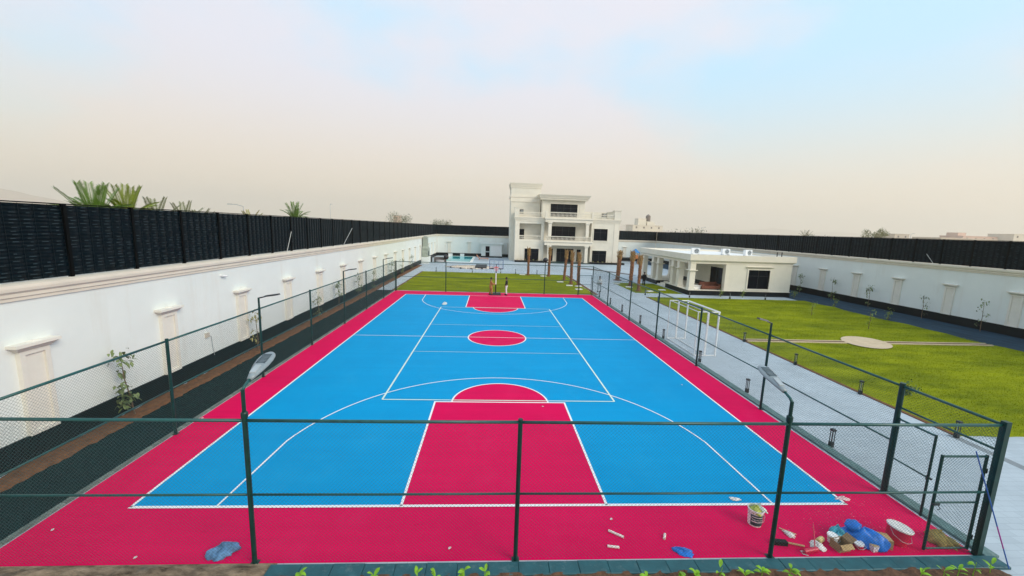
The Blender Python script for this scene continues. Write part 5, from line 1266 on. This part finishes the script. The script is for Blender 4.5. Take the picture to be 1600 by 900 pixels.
tree('grey tree mass above the far corner of the left screen', -52, 200, 11.5, 6.5, 5, m_tr2, 1200, .6, .6)
tree('low grey tree left of the villa above the end screen', -30, 210, 9.5, 5.5, 6, m_tr2, 900, .6, .6)
tree('low olive bush above the right screen near the pavilion', 75, 130, 8.0, 6.0, 7, m_tr2, 900, .5, .6)
tree('tiny dark bush above the right screen, left of the long building', 170, 120, 6.9, 2.0, 8, m_tr2, 500, .4, .5)
def lamp_post(label, x, y, h, arm=0):
    t = tag(empty('street_lamp', (x, y, 0)), label, 'street lamp', 'far street lamps'); MB().tube([(0, 0, 0), (0, 0, h)], [.10, .05], 8).build('pole', m_grey, t)
    MB().tube([(0, 0, h), (arm * .5, 0, h + .25), (arm, 0, h + .3)], .05, 6).build('arm', m_grey, t); MB().cbox((arm, 0, h + .28), (.7, .25, .12)).build('lamp_head', m_grey, t)
lamp_post('thin street lamp above the left screen', -40, 43, 8.7, -2.0)
lamp_post('thin pole above the far left screen', -60, 129, 13.0, .5)
lamp_post('lamp pole above the right screen beside the sparse tree', 168, 130, 9.5, 1.2)
lamp_post('lamp pole above the right screen at the right border', 196, 110, 11.0, -1.0)
lamp_post('short lamp pole above the right screen behind the pavilion', 92, 150, 9.6, 1.5)
def far_house(label, x, y, w, d, h, mat, extra=(), win=4):
    K_ = 2.2; x = -.49 + (x + .49) * K_; y = -23.6 + (y + 23.6) * K_; w *= K_; d *= K_; h = 6.64 + (h - 6.64) * K_; extra = [(a * K_, b * K_, c * K_) for a, b, c in extra]
    t = tag(empty('far_building', (x, y, 0)), label, 'building', 'far buildings'); MB().box(-w / 2, w / 2, -d / 2, d / 2, -.1, h).build('wall', mat, t)
    g = MB(); g.box(-w / 2 - .2, w / 2 + .2, -d / 2 - .2, d / 2 + .2, h, h + .5); g.build('parapet', mat, t)
    for (a, b, hh) in extra: MB().box(a, b, -d / 4, d / 4, h + .5, h + hh).build('roof_room', mat, t)
    for k in range(win):
        xx = -w / 2 + w * (k + .5) / win; MB().box(xx - .7, xx + .7, -d / 2 - .03, -d / 2 - .002, h - 2.6, h - 1.0).build('window', M('far_window', (.16, .14, .12), .5, .2, 1), t)
    return t
far_house('long tan building above the right screen', 172, 118, 22, 10, 8.2, m_farb)
far_house('pinkish block with dark corner above the right screen', 185, 124, 14, 8, 9.2, m_farp, ((-6.8, -3.5, 1.4),))
far_house('cream block above the far right screen', 196, 120, 6, 8, 10.4, m_farc, win=2)
far_house('pale tan block above the right screen, left of the long building', 160, 130, 6, 8, 9.2, m_farb, win=2)
b = far_house('cream house with a water tank on the roof right of the villa', 66, 150, 13, 9, 9.6, m_farc, ((-3.5, 0.0, 3.1), (.5, 4, 1.6)))
tk = tag(empty('water_tank', (-.49 + (67.6 + .49) * 2.2, -23.6 + 173.6 * 2.2, 6.64 + (12.6 - 6.64) * 2.2)), 'dark round water tank with pointed cap on the cream house', 'tank')
MB().lathe([(.9, -1.1), (1.0, -.9), (1.0, 1.2)], 14).build('drum', M('tank_dark', (.16, .13, .11), .7, .2, 3), tk); MB().lathe([(1.05, 1.2), (.5, 1.7), (.05, 2.0)], 14).build('cap', MATS['tank_dark'], tk)
MB().box(-1.2, 1.2, -1.2, 1.2, -2.5, -1.1).build('stand', m_farc, tk); tk.scale = (2.2, 2.2, 2.2)
far_house('low white building above the right screen beside the small palm', 120, 150, 34, 8, 7.0, m_farc, win=8)
far_house('pinkish tower above the far left screen', -45, 170, 3, 3, 10.6, m_farp, win=1)
far_house('white low building peeking over the left screen border', -60, -1.0, 6, 6, 7.0, m_white, win=2)

# ------------------------------------------------------------------ dusty air
hz = MB(); hz.box(-9200, 9200, -3200, 9200, -1.1, 420)
ho = hz.build('haze', None); stuff(ho); tag(ho, 'pale desert dust hanging in the air over the whole place', 'haze')
hm = bpy.data.materials.new('dust_air'); hm.use_nodes = True; t = hm.node_tree; t.nodes.clear()
o_ = N(t, 'ShaderNodeOutputMaterial'); pv = N(t, 'ShaderNodeVolumePrincipled'); pv.inputs['Color'].default_value = (0.97, 0.905, 0.80, 1); pv.inputs['Density'].default_value = 0.0003; pv.inputs['Anisotropy'].default_value = 0.3
t.links.new(pv.outputs[0], o_.inputs['Volume']); ho.data.materials.clear(); ho.data.materials.append(hm)
